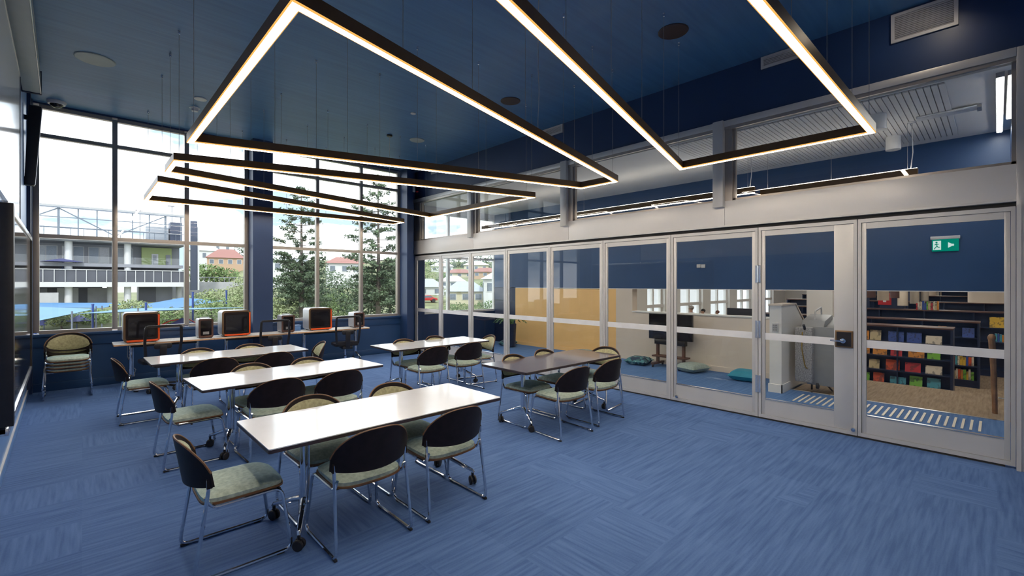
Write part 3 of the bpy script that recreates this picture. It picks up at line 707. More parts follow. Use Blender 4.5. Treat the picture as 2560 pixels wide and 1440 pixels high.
# ------------------------------------------------------------------ mesh-back office chairs
def mesh_mat():
    m = bpy.data.materials.new('mesh_cloth'); m.use_nodes = True; MT['mesh_cloth'] = m
    nt = m.node_tree; b = nt.nodes['Principled BSDF']; o = nt.nodes['Material Output']
    b.inputs['Base Color'].default_value = (.03,.03,.035,1); b.inputs['Roughness'].default_value = .7
    tr = nt.nodes.new('ShaderNodeBsdfTransparent'); mx = nt.nodes.new('ShaderNodeMixShader')
    tc = nt.nodes.new('ShaderNodeTexCoord'); ck = nt.nodes.new('ShaderNodeTexChecker'); ck.inputs['Scale'].default_value = 420
    ml = nt.nodes.new('ShaderNodeMath'); ml.operation = 'MULTIPLY'; ml.inputs[1].default_value = .5
    nt.links.new(tc.outputs['Object'], ck.inputs['Vector']); nt.links.new(ck.outputs['Fac'], ml.inputs[0]); nt.links.new(ml.outputs[0], mx.inputs[0])
    nt.links.new(tr.outputs[0], mx.inputs[1]); nt.links.new(b.outputs[0], mx.inputs[2]); nt.links.new(mx.outputs[0], o.inputs[0])
mesh_mat()
def office_chair():
    t = thing('office_chair', (0,0,0), 0, 'x', 'office chair', 'mesh-back office chairs at the window bench')
    fr = bend([(-.21,-.22,.50),(-.235,-.27,.80),(-.225,-.30,1.04),(.225,-.30,1.04),(.235,-.27,.80),(.21,-.22,.50)], .03, 3)
    m = MB()
    for a, b in zip(fr[:-1], fr[1:]): m.beam(a, b, .036, .022, up=(0,1,0))
    m.beam((-.22,-.22,.51),(.22,-.22,.51), .05, .022, up=(0,1,0)); m.build('back_frame', 'black_plastic', t)
    MB().add([(-.20,-.232,.53),(.20,-.232,.53),(.215,-.29,1.03),(-.215,-.29,1.03)], [(0,1,2,3)]).build('back_mesh', 'mesh_cloth', t)
    MB().prism(rrect(-.115,.115,.68,.77,.035), -.262, -.235, 'y').build('lumbar_pad', 'black_plastic', t, bevel=.008)
    MB().beam((0,-.235,.40),(0,-.265,.74), .09, .03, up=(0,1,0)).build('spine', 'black_plastic', t, bevel=.006)
    MB().prism(rrect(-.24,.24,-.22,.24,.09,6), .44, .50).build('seat', 'black_plastic', t, bevel=.018)
    MB().box(-.10,.10,-.24,.12,.385,.44).build('mechanism', 'black_plastic', t, bevel=.01)
    MB().lathe([(.028,.09),(.028,.22),(.018,.23),(.018,.39)], 14).build('gas_lift', 'chrome', t, smooth='auto')
    for k in range(5):
        a = 2*PI*k/5+.3
        MB().beam((.02*math.cos(a),.02*math.sin(a),.105),(.29*math.cos(a),.29*math.sin(a),.075), .042, .03).build('base_arm', 'black_plastic', t, bevel=.006)
        c = inst(caster0, t, (.285*math.cos(a), .285*math.sin(a), 0), (0,0,a+1)); inst(caster0.children[0], c)
    return t
oc = office_chair()
oc.location = (.90, 9.24, 0); oc.rotation_euler = (0,0,.12); tag(oc, 'black mesh-back office chair at the left end of the bench')
dup(oc, (2.55, 9.18, 0), -.06, 'black mesh-back office chair in front of the dark pilaster')
dup(oc, (3.95, 9.22, 0), -.18, 'black mesh-back office chair at the right end of the bench')
# ------------------------------------------------------------------ things in the corridor and nook
def cushion(x, y, rz, wd, dp, ht, mat, label):
    t = thing('floor_cushion', (x,y,0), rz, label, 'cushion', 'cushions on the nook carpet')
    nx = 14; A = []; B = []
    for j in range(nx+1):
        for i in range(nx+1):
            u, v = -1+2*i/nx, -1+2*j/nx
            pin = 1-.10*(1-(u*u)*(v*v)) if False else 1-.07*((1-u*u)*abs(v)**3+(1-v*v)*abs(u)**3)
            h = ht/2*(max(0,(1-u**4))*max(0,(1-v**4)))**.55
            A.append((u*wd/2*pin, v*dp/2*pin, ht/2+h)); B.append((u*wd/2*pin, v*dp/2*pin, ht/2-h))
    n = len(A); fs = []
    for j in range(nx):
        for i in range(nx):
            p = j*(nx+1)+i; fs.append((p,p+1,p+nx+2,p+nx+1)); fs.append((n+p,n+p+nx+1,n+p+nx+2,n+p+1))
    MB().add(A+B, fs).build('cover', mat, t, smooth=True)
    rim = [(-1+2*i/nx,-1) for i in range(nx)]+[(1,-1+2*i/nx) for i in range(nx)]+[(1-2*i/nx,1) for i in range(nx)]+[(-1,1-2*i/nx) for i in range(nx)]
    pts = []
    for u, v in rim:
        pin = 1-.07*((1-u*u)*abs(v)**3+(1-v*v)*abs(u)**3); pts.append((u*wd/2*pin, v*dp/2*pin, ht/2))
    MB().tube(pts, .006, 5, closed=True).build('piping', mat, t)
cushion(8.62, 5.22, .2, .50, .48, .16, 'print_cushion', 'cushion with dark leafy print on the nook carpet beside the cream wall')
cushion(8.64, 4.06, -.25, .52, .46, .17, 'sage_cushion', 'sage grey cushion on the nook carpet below the television')
cushion(8.56, 3.05, .1, .52, .50, .18, 'teal_cushion', 'plain teal cushion on the nook carpet nearest the glass door')
cushion(8.6, 9.3, .5, .46, .44, .15, 'print_cushion', 'cushion with leafy print at the far dark corner of the nook')
cushion(8.68, 6.75, .3, .46, .46, .14, 'sage_cushion', 'sage grey cushion against the orange wall')

tv = thing('television_stand', (8.72, 4.56, 0), 0, 'black television on a dark wheeled stand by the cream wall', 'television')
MB().box(-.03,.03,-.47,.47,.56,1.09).build('television', 'black_plastic', tv, bevel=.006); MB().box(-.034,-.03,-.455,.455,.575,1.075).build('screen', 'screen_dark', tv)
MB().box(-.05,.06,-.33,.33,.46,.56).build('equipment_tray', 'black_plastic', tv, bevel=.006)
for s in (-1,1):
    MB().box(-.02,.03,s*.28-.025,s*.28+.025,.06,.50).build('upright', 'dark_brown', tv)
    c = MB().box(-.22,.22,s*.28-.03,s*.28+.03,.05,.09).build('foot', 'dark_brown', tv)
    for q in (-.2,.2): MB().lathe([(.01,0),(.028,0),(.028,.02),(.01,.02)], 12, (q, s*.28+.01, .028), Matrix.Rotation(PI/2,4,'X')).build('wheel', 'rubber', c)
MB().box(-.10,.12,-.36,.36,.20,.23).build('shelf', 'dark_brown', tv)

pl = thing('potted_fern', (8.45, 9.05, 0), 0, 'dark green fern in a tall dark pot beside the orange wall', 'plant')
MB().lathe([(.10,0),(.14,.02),(.17,.62),(.155,.63),(.15,.58)], 18).build('pot', 'navy_dark', pl, smooth='auto')
for k in range(16):
    a = U(0,6.28); L = U(.3,.5); m = MB()
    P = [Vector((math.cos(a)*L*s, math.sin(a)*L*s, .60+.42*s*(1.6-1.5*s))) for s in (0,.25,.5,.75,1)]
    m.tube(P, .004, 4)
    for i in range(1, 14):
        s = i/14; q = min(3, int(s*4)); f = s*4-q; c = P[q].lerp(P[q+1], f); n = Vector((-math.sin(a),math.cos(a),0))
        for g in (-1,1):
            e = c+n*g*.085*(1-s*.6)+Vector((0,0,-.02)); d = (P[q+1]-P[q]).normalized()*.014
            m.add([c-d, e, c+d], [(0,1,2)])
    m.build('frond', 'leafy', pl)

# keypad, platform lift, handrail
kp = thing('keypad', (7.92, 2.385, 1.02), 0, 'grey keypad with six buttons on the white stair wall', 'keypad')
MB().box(-.02,0,-.045,.045,-.07,.07).build('case', 'bulb_grey', kp, bevel=.006)
for i in range(2):
    for j in range(3): MB().box(-.026,-.02,-.03+i*.035,-.005+i*.035,-.05+j*.036,-.025+j*.036).build('button', 'grey_plastic', kp)
lf = thing('platform_lift', (8.55, 1.95, 0), 0, 'folded grey wheelchair platform lift at the head of the stairs', 'platform lift')
MB().box(-.30,-.18,.02,.26,.16,1.02).build('side_flap', 'grey_perf', lf, bevel=.02)
MB().prism([(-.17,.16),(-.17,1.0),(.55,1.16),(.75,1.0),(.75,.55),(.2,.14)], -.26, .10, 'y').build('platform', 'lift_grey', lf, bevel=.012)
MB().box(-.19,-.165,-.28,.12,.12,1.03).build('edge_frame', 'lift_light', lf, bevel=.005)
MB().prism([(-.16,1.0),(-.05,1.12),(.42,1.2),(.46,1.08),(.40,1.02)], -.10, .22, 'y').build('drive_unit', 'lift_light', lf, bevel=.02)
MB().tube(bend([(-.02,.05,1.1),(.0,.05,1.26),(.36,.05,1.32),(.40,.05,1.15)], .04), .013, 8).build('grab_handle', 'bulb_grey', lf, smooth='auto')
MB().tube([(-.28,.12,.98),(-.35,.12,1.06)], .02, 8).build('control_stalk', 'black_plastic', lf)
MB().lathe([(.02,0),(.05,.01),(.05,.04),(.02,.05)], 12, (-.17,.0,.11), Matrix.Rotation(PI/2,4,'X')).build('roller', 'black_plastic', lf)
MB().tube([(-.1,-.1,.16),(.15,-.15,.0)], .014, 6).tube([(.02,.1,.14),(.02,.1,0)], .014, 6).build('strut', 'black_plastic', lf)
MB().tube(bend([(-.34,.14,.95),(-.38,.14,.7),(-.36,.1,.42),(-.32,.08,.38)], .06), .009, 6).build('cable_loop', 'brass', lf, smooth='auto')
hr = thing('stair_handrail', (8.5, .0, 0), 0, 'brown timber handrail post beside the blue pier', 'handrail')
MB().tube([(.35,.02,-.12),(.2,.03,.52),(.12,.05,.98)], [.026,.03,.034], 10).build('post', 'timber', hr, smooth='auto'); MB().blob((.12,.05,1.0),(.042,.042,.05),10,8).build('cap', 'timber', hr, smooth=True)
MB().tube([(.28,-.01,.2),(.28,-.13,.2)], .01, 8).build('bracket', 'chrome', hr); MB().tube([(.12,.05,.98),(1.6,.05,.05)], .018, 8).build('rail', 'timber', hr, smooth='auto')

ex = thing('exit_sign', (8.98, .51, 2.17), 0, 'green and white running man exit sign in front of the navy wall', 'exit sign')
MB().box(-.03,.02,-.155,.155,.17,.215).build('housing', 'bulb_grey', ex, bevel=.004)
MB().box(-.012,0,-.14,.14,.0,.17).build('panel', 'exit_green', ex)
mk = MB()
mk.cbox((-.0135,-.06,.085),(.002,.06,.03)); mk.prism([(-.03,.125),(-.03,.045),(-.095+.0,.085)], -.0145, -.0125, 'x')
mk.build('arrow', 'exit_white', ex)
MB().cbox((-.0135,.085,.085),(.002,.085,.13)).build('doorway', 'exit_white', ex)
rm = MB(); rm.lathe([(.0,-.001),(.012,-.001),(.012,.001)], 10, (-.0155,.09,.128), Matrix.Rotation(PI/2,4,'Y'))
for a, b in (((.09,.112),(.085,.075)),((.085,.075),(.105,.05)),((.105,.05),(.115,.03)),((.085,.075),(.07,.055)),((.07,.055),(.055,.06)),((.09,.108),(.068,.098)),((.09,.108),(.11,.092))):
    rm.beam((-.0155,a[0],a[1]),(-.0155,b[0],b[1]), .011, .002, up=(1,0,0))
rm.build('running_figure', 'exit_green', ex)
bl = thing('wall_socket', (8.99, 4.05, 2.05), 0, 'small white double plate on the navy upper wall', 'wall plate')
MB().box(-.012,.01,-.085,-.005,-.03,.04).build('plate', 'bulb_grey', bl, bevel=.003); MB().box(-.012,.01,.005,.085,-.025,.045).build('plate', 'bulb_grey', bl, bevel=.003)

# corridor lights
for k, (px, py, x) in enumerate(((2195, 285, 6.99), (2232, 340, 8.18))):
    t = thing('cylinder_downlight', (x+.02, .99, 3.76), 0, 'white cylinder downlight on the corridor ceiling, ' + ('the nearer one beside the bright bar end' if k == 0 else 'the farther, lower one'), 'downlight', 'cylinder downlights beyond the clerestory')
    MB().lathe([(.075,-.20),(.085,-.2),(.085,0)], 20).build('body', 'ceil_white', t, smooth='auto'); MB().lathe([(.074,-.198),(.074,-.192)], 20).build('lens', 'lamp_glow', t)
for k, (x0, x1, y) in enumerate(((6.5, 8.85, -.02), (6.5, 8.2, -.10))):
    t = thing('linear_ceiling_light', ((x0+x1)/2, y, 3.76), 0, 'bright white linear ceiling light at the right end of the corridor, ' + ('the longer' if k == 0 else 'the shorter'), 'strip light', 'linear lights at the corridor end')
    h = (x1-x0)/2; MB().box(-h,h,-.03,.03,-.05,0).build('body', 'grey_plastic', t); MB().box(-h+.01,h-.01,-.022,.022,-.056,-.05).build('diffuser', 'led_white', t)
def bar_light(x, y0, y1, zb, lab):
    t = thing('bar_pendant', (x, (y0+y1)/2, zb), 0, lab, 'pendant light', 'strip pendants in the corridor'); h = (y1-y0)/2
    MB().box(-.028,.028,-h,h,0,.09).build('housing', 'pendant_body', t); MB().box(-.022,.022,-h+.006,h-.006,-.006,.002).build('diffuser', 'led_warm', t); MB().box(-.022,.022,-h+.006,h-.006,.088,.095).build('upper_diffuser', 'led_up', t)
    for y in (-h+.1, 0, h-.1): MB().tube([(0,y,.09),(0,y,3.76-zb)], .002, 5).build('suspension_wire', 'grey_plastic', t)
    MB().tube([(0.01,-h+.06,3.76-zb),(.015,-h+.05,.3),(.0,-h+.07,.09)], .005, 6).build('feed_cable', 'grille_white', t)
    MB().lathe([(.03,-.03),(.055,-.012),(.06,0)], 16, (.01,-h+.06,3.76-zb)).build('ceiling_rose', 'bulb_grey', t, smooth='auto')
bar_light(7.6, 2.58, 9.2, 3.12, 'long warm strip pendant in the corridor seen through the clerestory')
bar_light(7.62, .68, 2.50, 3.06, 'shorter warm strip pendant in the corridor behind the near clerestory pane')
# grooved acoustic ceiling
ac = thing('acoustic_panel', (7.6, 1.75, 3.76), 0, 'white grooved acoustic panel on the corridor ceiling', 'ceiling panel')
MB().box(-1.2,1.15,-1.38,1.6,-.006,0).build('backing', 'groove', ac)
s0 = None
for k in range(52):
    y = -1.36 + k*.057
    if not s0: s0 = MB().box(-1.2,1.15,-.024,.024,-.018,-.006).build('slat', 'ceil_slat', ac, loc=(0,y,0))
    else: inst(s0, ac, (0,y,0))
t = thing('slot_diffuser', (7.5, .42, 3.738), 0, 'pale slot diffuser in the grooved corridor ceiling', 'vent')
MB().box(-.09,.09,-.26,.26,-.012,.0).build('frame', 'ceil_white', t, bevel=.003); MB().box(-.07,.07,-.20,.26,-.018,-.012).build('blade', 'bulb_grey', t)
MB().box(-.09,.09,-.30,-.26,-.03,.0).build('end_cap', 'grey_plastic', t)
# warm lamp hidden under the bulkhead over the orange wall
t = thing('nook_lamp', (9.1, 7.2, 1.575), 0, 'warm lamp tucked under the navy bulkhead over the orange wall', 'lamp')
MB().box(-.10,-.04,-.9,.9,0,.012).build('body', 'white_paint', t); MB().box(-.095,-.045,-.88,.88,-.004,0).build('diffuser', 'led_soft', t)

# ------------------------------------------------------------------ library on the lower level
ZL = -.9
S(MB().box(9.0, 36, -9, YW+.1, ZL-.15, ZL).build('floor_library', 'carpet_brown'), 'sandy brown carpet of the library on the lower level', 'floor')
S(MB().box(9.2, 36, -9, YW+.1, 3.1, 3.3).build('ceiling_library', 'ceil_white'), 'white ceiling of the library beyond', 'ceiling')
S(MB().box(35.8, 36, -9, YW, ZL, 3.1).build('wall_library_end', 'white_paint'), 'white far wall of the library', 'wall')
S(MB().box(9.2, 36, -9.2, -9, ZL, 3.1).build('wall_library_side', 'white_paint'), 'white side wall of the library on the right', 'wall')
S(MB().box(9.0, 9.2, -9, -.35, ZL, 3.1).build('wall_library_near', 'white_paint'), 'white near wall of the library', 'wall')
S(MB().box(9.02, 9.2, 2.45, YW, ZL, -.1).build('wall_library_plinth', 'white_paint'), 'white plinth wall below the nook floor', 'wall')
lw = thing('wall_library_windows', (0,0,0)); S(lw, 'white library wall of windows and piers seen over the half wall', 'wall')
MB().box(9.25, 36, YW, YW+.2, ZL, -.45).build('sill_wall', 'white_paint', lw); MB().box(9.25, 36, YW, YW+.2, 2.75, 3.1).build('head', 'white_paint', lw)
wx = [(11.2,12.7),(14.2,15.8),(17.45,18.95),(20.4,22.8),(23.7,26.15),(27.2,29.6),(30.8,33.4)]
pe = [9.25]+[v for p in wx for v in p]+[36]
for i in range(0, len(pe), 2): MB().box(pe[i], pe[i+1], YW-.15, YW+.2, -.45, 2.75).build('pier', 'white_paint', lw)
for k, (a, b) in enumerate(wx):
    r = thing('window_%d' % (8+k), (0,0,0)); S(r, 'white-framed library window, number %s counted from the nook side' % ('one two three four five six seven'.split()[k]), 'window')
    m_ = (a+b)/2
    for x in (a+.05, m_, b-.05): MB().box(x-.06,x+.06,YW,YW+.12,-.45,2.75).build('mullion', 'white_paint', r)
    MB().box(a,b,YW-.05,YW+.12,.66,.80).build('sill', 'white_paint', r)
    MB().box(a,b,YW+.05,YW+.06,-.45,2.75).build('pane', 'glass', r)
for k, (x, y, s) in enumerate(((13.7,3.05,.55),(19.6,3.35,.62),(19.4,2.35,.6),(22.5,2.25,.6),(25.5,2.1,.6))):
    t = thing('library_column', (x,y,ZL), 0, ('white square column behind the platform lift','black square column at the left of the shelf view','black square column carrying the red fire sign','black square column third in the row','black square column farthest in the row')[k], 'column')
    MB().box(-s/2,s/2,-s/2,s/2,0,4.0).build('shaft', 'white_paint' if k == 0 else 'navy_dark', t); MB().box(-s/2-.02,s/2+.02,-s/2-.02,s/2+.02,0,.12).build('base', 'white_paint' if k == 0 else 'navy_dark', t)
fs_ = thing('fire_sign', (19.085, 2.52, 1.02), 0, 'red fire extinguisher sign with white symbol on a black column', 'sign')
MB().box(-.012,0,-.17,.17,0,.38).build('plate', 'red_sign', fs_); MB().box(-.016,-.012,-.04,.04,.09,.30).build('symbol', 'white_mark', fs_); MB().box(-.016,-.012,-.02,.02,.30,.33).build('nozzle', 'white_mark', fs_)

BK = []
for i, c in enumerate([(.62,.50,.28),(.72,.10,.03),(.80,.70,.56),(.60,.50,.30),(.22,.55,.06),(.60,.04,.05),(.80,.50,.05),(.08,.35,.45),(.72,.28,.04),(.34,.32,.28),(.05,.10,.38),(.75,.66,.48)]):
    def bookmat(name, c, k):
        m = bpy.data.materials.new(name); m.use_nodes = True; nt = m.node_tree; b = nt.nodes['Principled BSDF']; b.inputs['Roughness'].default_value = .35
        tc = nt.nodes.new('ShaderNodeTexCoord'); v = nt.nodes.new('ShaderNodeTexNoise'); v.inputs['Scale'].default_value = 6+k; v.inputs['Detail'].default_value = 2
        mp = nt.nodes.new('ShaderNodeMapping'); mp.inputs['Location'].default_value = (k*3.1,k*1.7,0); r = nt.nodes.new('ShaderNodeValToRGB')
        r.color_ramp.elements[0].position = .40; r.color_ramp.elements[0].color = (*[x*.4+.02 for x in c],1); r.color_ramp.elements[1].position = .46; r.color_ramp.elements[1].color = (*c,1)
        nt.links.new(tc.outputs['Object'], mp.inputs[0]); nt.links.new(mp.outputs[0], v.inputs['Vector']); nt.links.new(v.outputs['Fac'], r.inputs[0]); nt.links.new(r.outputs[0], b.inputs['Base Color']); MT[name] = m
    bookmat('cover_%d' % i, c, i); BK.append('cover_%d' % i)
M('paper', (.8,.76,.66), .7)
def shelf(x, y0, y1, ht, tiers, label, ends=True):
    t = thing('book_shelf', (x, (y0+y1)/2, ZL), 0, label, 'bookshelf', 'low dark library shelving'); h = (y1-y0)/2
    MB().box(.30,.34,-h,h,0,ht).build('back_panel', 'navy_dark', t)
    for s in (-1,1): MB().box(0,.62,s*h-.02,s*h+.02,0,ht).build('end_panel', 'navy_dark', t)
    MB().box(-.02,.64,-h-.03,h+.03,ht,ht+.03).build('top', 'dark_brown', t); MB().box(.03,.60,-h+.02,h-.02,0,.17).build('plinth', 'navy_dark', t)
    zs = [.17+(ht-.19)*k/tiers for k in range(tiers)]
    for z in zs: MB().box(.0,.30,-h+.02,h-.02,z-.012,z+.012).build('board', 'navy_dark', t)
    n = max(1, int(2*h/.92))
    for k in range(1, n): MB().box(.01,.30,-h+2*h*k/n-.012,-h+2*h*k/n+.012,.17,ht).build('divider', 'navy_dark', t)
    return zs
zs = shelf(14.15, .70, 4.45, 1.57, 4, 'low dark shelf of face-out picture books nearest the stairs')
COLN = ['cream','red','pale','beige','green','crimson','yellow','teal','orange','grey','navy','ivory']
cnt = 0
def faceout(x, y, z, wd, ht, ci, label):
    t = thing('picture_book', (x, y, z), 0, label, 'book', 'picture books facing out on the dark shelf')
    Mx = Matrix.Rotation(.22, 4, 'Y')
    m = MB().cbox((0,0,ht/2),(.006,wd,ht)); m.v = [tuple(Mx @ Vector(v)) for v in m.v]; m.build('cover', BK[ci], t)
    m = MB().cbox((.010,0,ht/2),(.014,wd-.01,ht-.01)); m.v = [tuple(Mx @ Vector(v)) for v in m.v]; m.build('pages', 'paper', t)
order = ['top','second','third','bottom']
for j in range(4):
    z = ZL + zs[3-j] + .012; y = 1.0
    k = 0
    while y < 3.0:
        wd = U(.20,.31); ht = U(.20,.30) if wd < .27 else U(.18,.25); ci = RND.randrange(12)
        faceout(14.24, y, z, wd, ht, ci, '%s picture book, number %s from the right on the %s tier' % (COLN[ci], ['one','two','three','four','five','six','seven','eight'][k], order[j]))
        y += wd + U(.06,.10); k += 1
    cnt += 1
def spines(x, y0, y1, z, label):
    y = y0; k = 0
    nm = 'one two three four five six seven eight nine ten eleven twelve thirteen fourteen fifteen'.split()
    while y < y1 and k < 15:
        th = U(.03,.055); ht = U(.2,.28); ci = RND.randrange(12)
        t = thing('book', (x, y+th/2, z), 0, '%s spine, number %s from the right, %s' % (COLN[ci], nm[k], label), 'book', 'books standing on the dark shelves')
        MB().cbox((.0,0,ht/2),(.008,th,ht)).build('spine', BK[ci], t); MB().cbox((.08,0,ht/2),(.15,th-.006,ht-.01)).build('pages', 'paper', t)
        y += th+.004; k += 1
zs2 = shelf(16.2, .32, 5.6, 1.62, 4, 'second dark shelf row with upright books behind the picture books')
spines(16.24, .40, .86, ZL+zs2[1]+.012, 'second shelf row, lower tier'); spines(16.24, .40, .86, ZL+zs2[0]+.012, 'second shelf row, bottom tier')
faceout(16.26, .98, ZL+zs2[3]+.012, .16, .26, 8, 'orange picture book on the top tier of the second shelf row, left one'); faceout(16.26, .50, ZL+zs2[3]+.012, .22, .24, 10, 'navy picture book on the top tier of the second shelf row, right one')
zs3 = shelf(18.6, -.6, 5.8, 1.78, 4, 'third dark shelf row farther back with books on top')
spines(18.64, -.50, .05, ZL+zs3[2]+.012, 'third shelf row, upper tier'); faceout(18.66, .0, ZL+zs3[3]+.012, .3, .3, 6, 'yellow picture book at the end of the third shelf row')
spines(18.70, 1.2, 1.7, ZL+1.81, 'lying along the top of the third shelf row')
shelf(21.4, -1.6, 6.0, 1.95, 4, 'fourth dark shelf row farther back'); shelf(24.4, -2.2, 6.2, 2.1, 4, 'fifth dark shelf row farther back'); shelf(27.6, -3, 6.5, 2.25, 4, 'sixth and farthest dark shelf row')
# drum lanterns
LN = [(2174,744,24,11.0,1),(2208,751,24,11.4,0),(2237,745,18,12.4,1),(2257,764,21,13.0,0),(2286,759,18,15.2,0),(2311,752,16,17.0,0),(2331,747,14,18.5,0),(2346,744,12,20.3,0),(2358,741,11,22.3,0),(2369,738,9,23.8,0),(2468,757,70,9.8,2)]
for k, (px, py, wpx, t_, c) in enumerate(LN):
    p = at(px, py, t_); rr = wpx/2*t_/FPX; zb = p.z
    nm = 'one two three four five six seven eight nine ten eleven'.split()[k]
    t = thing('drum_lantern', (p.x,p.y,zb), 0, ('cream drum lantern','brown timber drum lantern','wide tan drum lantern')[c] + ' hanging in the library, number %s from the left' % nm, 'lantern', 'drum lanterns hanging in the library')
    MB().lathe([(rr*.9,.02),(rr,0),(rr,.8),(rr*.9,.8)], 18).build('shade', ('cream_drum','dark_brown','cream_wall')[c], t, smooth='auto'); MB().tube([(0,0,.8),(0,0,3.1-zb)], .006, 5).build('cord', 'grille_white', t)
# library ceiling lamps: panels that light the lower floor
k = 0
for x in (11.5, 15.5, 20, 25, 30):
    for y in (-3, 2, 6.8):
        t = thing('panel_light', (x,y,3.1), 0, 'white square panel light in the library ceiling, row %s from the stairs, %s' % (('one','two','three','four','five')[(11.5,15.5,20,25,30).index(x)], {-3:'right',2:'middle',6.8:'left'}[y]), 'panel light', 'panel lights in the library ceiling')
        MB().box(-.6,.6,-.6,.6,-.03,0).build('frame', 'white_paint', t); MB().box(-.56,.56,-.56,.56,-.036,-.03).build('diffuser', 'led_panel', t)

# people in the library
def person(x, y, rz, ht, shirt, hairc, label, raised=False):
    t = thing('person', (x,y,ZL), rz, label, 'person')
    me = bpy.data.meshes.new('body'); s = ht/1.7
    J = [(0,0,.95,.14),(0,0,1.15,.135),(0,0,1.38,.15),(0,0,1.47,.06),(0,.0,1.53,.055),(0,.015,1.60,.085),(0,.01,1.67,.075),
         (.10,0,.88,.09),(.11,.02,.48,.062),(.11,-.01,.09,.045),(.11,.12,.04,.035),
         (-.10,0,.88,.09),(-.11,.02,.48,.062),(-.11,-.01,.09,.045),(-.11,.12,.04,.035),
         (.19,0,1.40,.058),(.24,.0,1.13,.045),(.22,.16 if raised else .06,.93 if not raised else 1.22,.034),(.21,.20 if raised else .10,.85 if not raised else 1.27,.036),
         (-.19,0,1.40,.058),(-.24,0,1.13,.045),(-.22,.06,.93,.034),(-.21,.10,.85,.036)]
    E = [(0,1),(1,2),(2,3),(3,4),(4,5),(5,6),(0,7),(7,8),(8,9),(9,10),(0,11),(11,12),(12,13),(13,14),(2,15),(15,16),(16,17),(17,18),(2,19),(19,20),(20,21),(21,22)]
    me.from_pydata([(a*s,b*s,c*s) for a,b,c,_ in J], E, []); me.update()
    o = bpy.data.objects.new('body', me); COL.objects.link(o); o.parent = t
    sk = o.modifiers.new('skin', 'SKIN'); me.skin_vertices[0].data[0].use_root = True
    for i, j in enumerate(J): me.skin_vertices[0].data[i].radius = (j[3]*s, j[3]*s)
    o.modifiers.new('sub', 'SUBSURF').levels = 1; o.modifiers['sub'].render_levels = 1
    nm = 'clothes_%s' % label[:14].replace(' ','_'); m = bpy.data.materials.new(nm); m.use_nodes = True; nt = m.node_tree; b = nt.nodes['Principled BSDF']; b.inputs['Roughness'].default_value = .7
    tc = nt.nodes.new('ShaderNodeTexCoord'); sp_ = nt.nodes.new('ShaderNodeSeparateXYZ'); ml = nt.nodes.new('ShaderNodeMath'); ml.operation = 'MULTIPLY'; ml.inputs[1].default_value = 1/(1.8*s)
    r = nt.nodes.new('ShaderNodeValToRGB'); r.color_ramp.interpolation = 'CONSTANT'; e = r.color_ramp.elements
    e[0].color = (.03,.025,.02,1); e[1].position = .05; e[1].color = (.03,.04,.07,1); a = e.new(.52); a.color = (*shirt,1); a = e.new(.815); a.color = (.50,.30,.22,1)
    nt.links.new(tc.outputs['Object'], sp_.inputs[0]); nt.links.new(sp_.outputs['Z'], ml.inputs[0]); nt.links.new(ml.outputs[0], r.inputs[0]); nt.links.new(r.outputs[0], b.inputs['Base Color'])
    me.materials.append(m)
    h = MB().blob((0,-.02*s,1.655*s),(.092*s,.10*s,.085*s),12,8); h.v = [(a_,b_,max(c_, 1.60*s if b_ > .02*s else 1.52*s)) for a_,b_,c_ in h.v]
    if ('hair_%s' % hairc) not in MT: M('hair_%s' % hairc, {'grey':(.30,.27,.25),'black':(.015,.012,.012),'brown':(.16,.06,.03),'red':(.28,.09,.03)}[hairc], .5)
    h.build('hair', 'hair_%s' % hairc, t, smooth=True)
    MB().blob((0,.105*s,1.595*s),(.012*s,.018*s,.018*s),8,6).build('nose', m, t, smooth=True)
    for q in (-1,1):
        MB().blob((q*.03*s,.088*s,1.625*s),(.011*s,.008*s,.007*s),8,6).build('eye', 'black_plastic', t, smooth=True); MB().blob((q*.088*s,.01*s,1.605*s),(.010*s,.02*s,.028*s),8,6).build('ear', m, t, smooth=True)
    MB().cbox((0,.092*s,1.558*s),(.04*s,.008*s,.008*s)).build('mouth', 'dark_brown', t)
p = at(1728, 760, 18.0); person(p.x, p.y, -.6, 1.72, (.75,.74,.76), 'grey', 'grey-haired person in a white shirt standing beyond the half wall')
p = at(1757, 775, 18.6); person(p.x, p.y, 1.0, 1.56, (.10,.09,.10), 'black', 'dark-haired person leaning near the white shirt, beyond the half wall')
p = at(1793, 783, 20.0); person(p.x, p.y, .5, 1.42, (.5,.5,.52), 'brown', 'short brown-haired person, only the top of the head over the ledge')
p = at(1833, 780, 20.0); person(p.x, p.y, -1.2, 1.50, (.02,.07,.35), 'red', 'reddish-haired person in blue near the right of the opening')
t = thing('counter_screen', (14.6, 5.25, ZL), 0, 'dark low screen panel seen over the right end of the half wall', 'screen')
MB().box(-.03,.03,-.5,.5,.2,1.86).build('panel', 'black_plastic', t, bevel=.01); MB().box(-.2,.2,-.45,.45,0,.2).build('base', 'black_plastic', t, bevel=.01)
# ------------------------------------------------------------------ outside
_M0 = M
def M(n, c, *a, **k): return _M0(n, tuple(x*.66 for x in c), *a, **k)
M('grass', (.25,.27,.13), .9, var=.45, vs_=.35); M('paving', (.42,.33,.29), .8, var=.15, vs_=1.); M('concrete', (.55,.55,.57), .7, var=.08, vs_=1.)
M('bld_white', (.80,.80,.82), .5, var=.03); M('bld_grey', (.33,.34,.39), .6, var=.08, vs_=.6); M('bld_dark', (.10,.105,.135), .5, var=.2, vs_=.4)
M('bld_blue', (.10,.12,.19), .5, var=.06); M('lime_wall', (.52,.62,.26), .6, var=.03); M('steel', (.22,.26,.32), .4, .3); M('sail_blue', (.04,.20,.43), .6, var=.08, vs_=.3)
M('sail_light', (.13,.31,.47), .6, var=.08, vs_=.3); M('post_blue', (.025,.06,.27), .4); M('play_red', (.60,.03,.03), .4); M('play_yellow', (.8,.42,.02), .4)
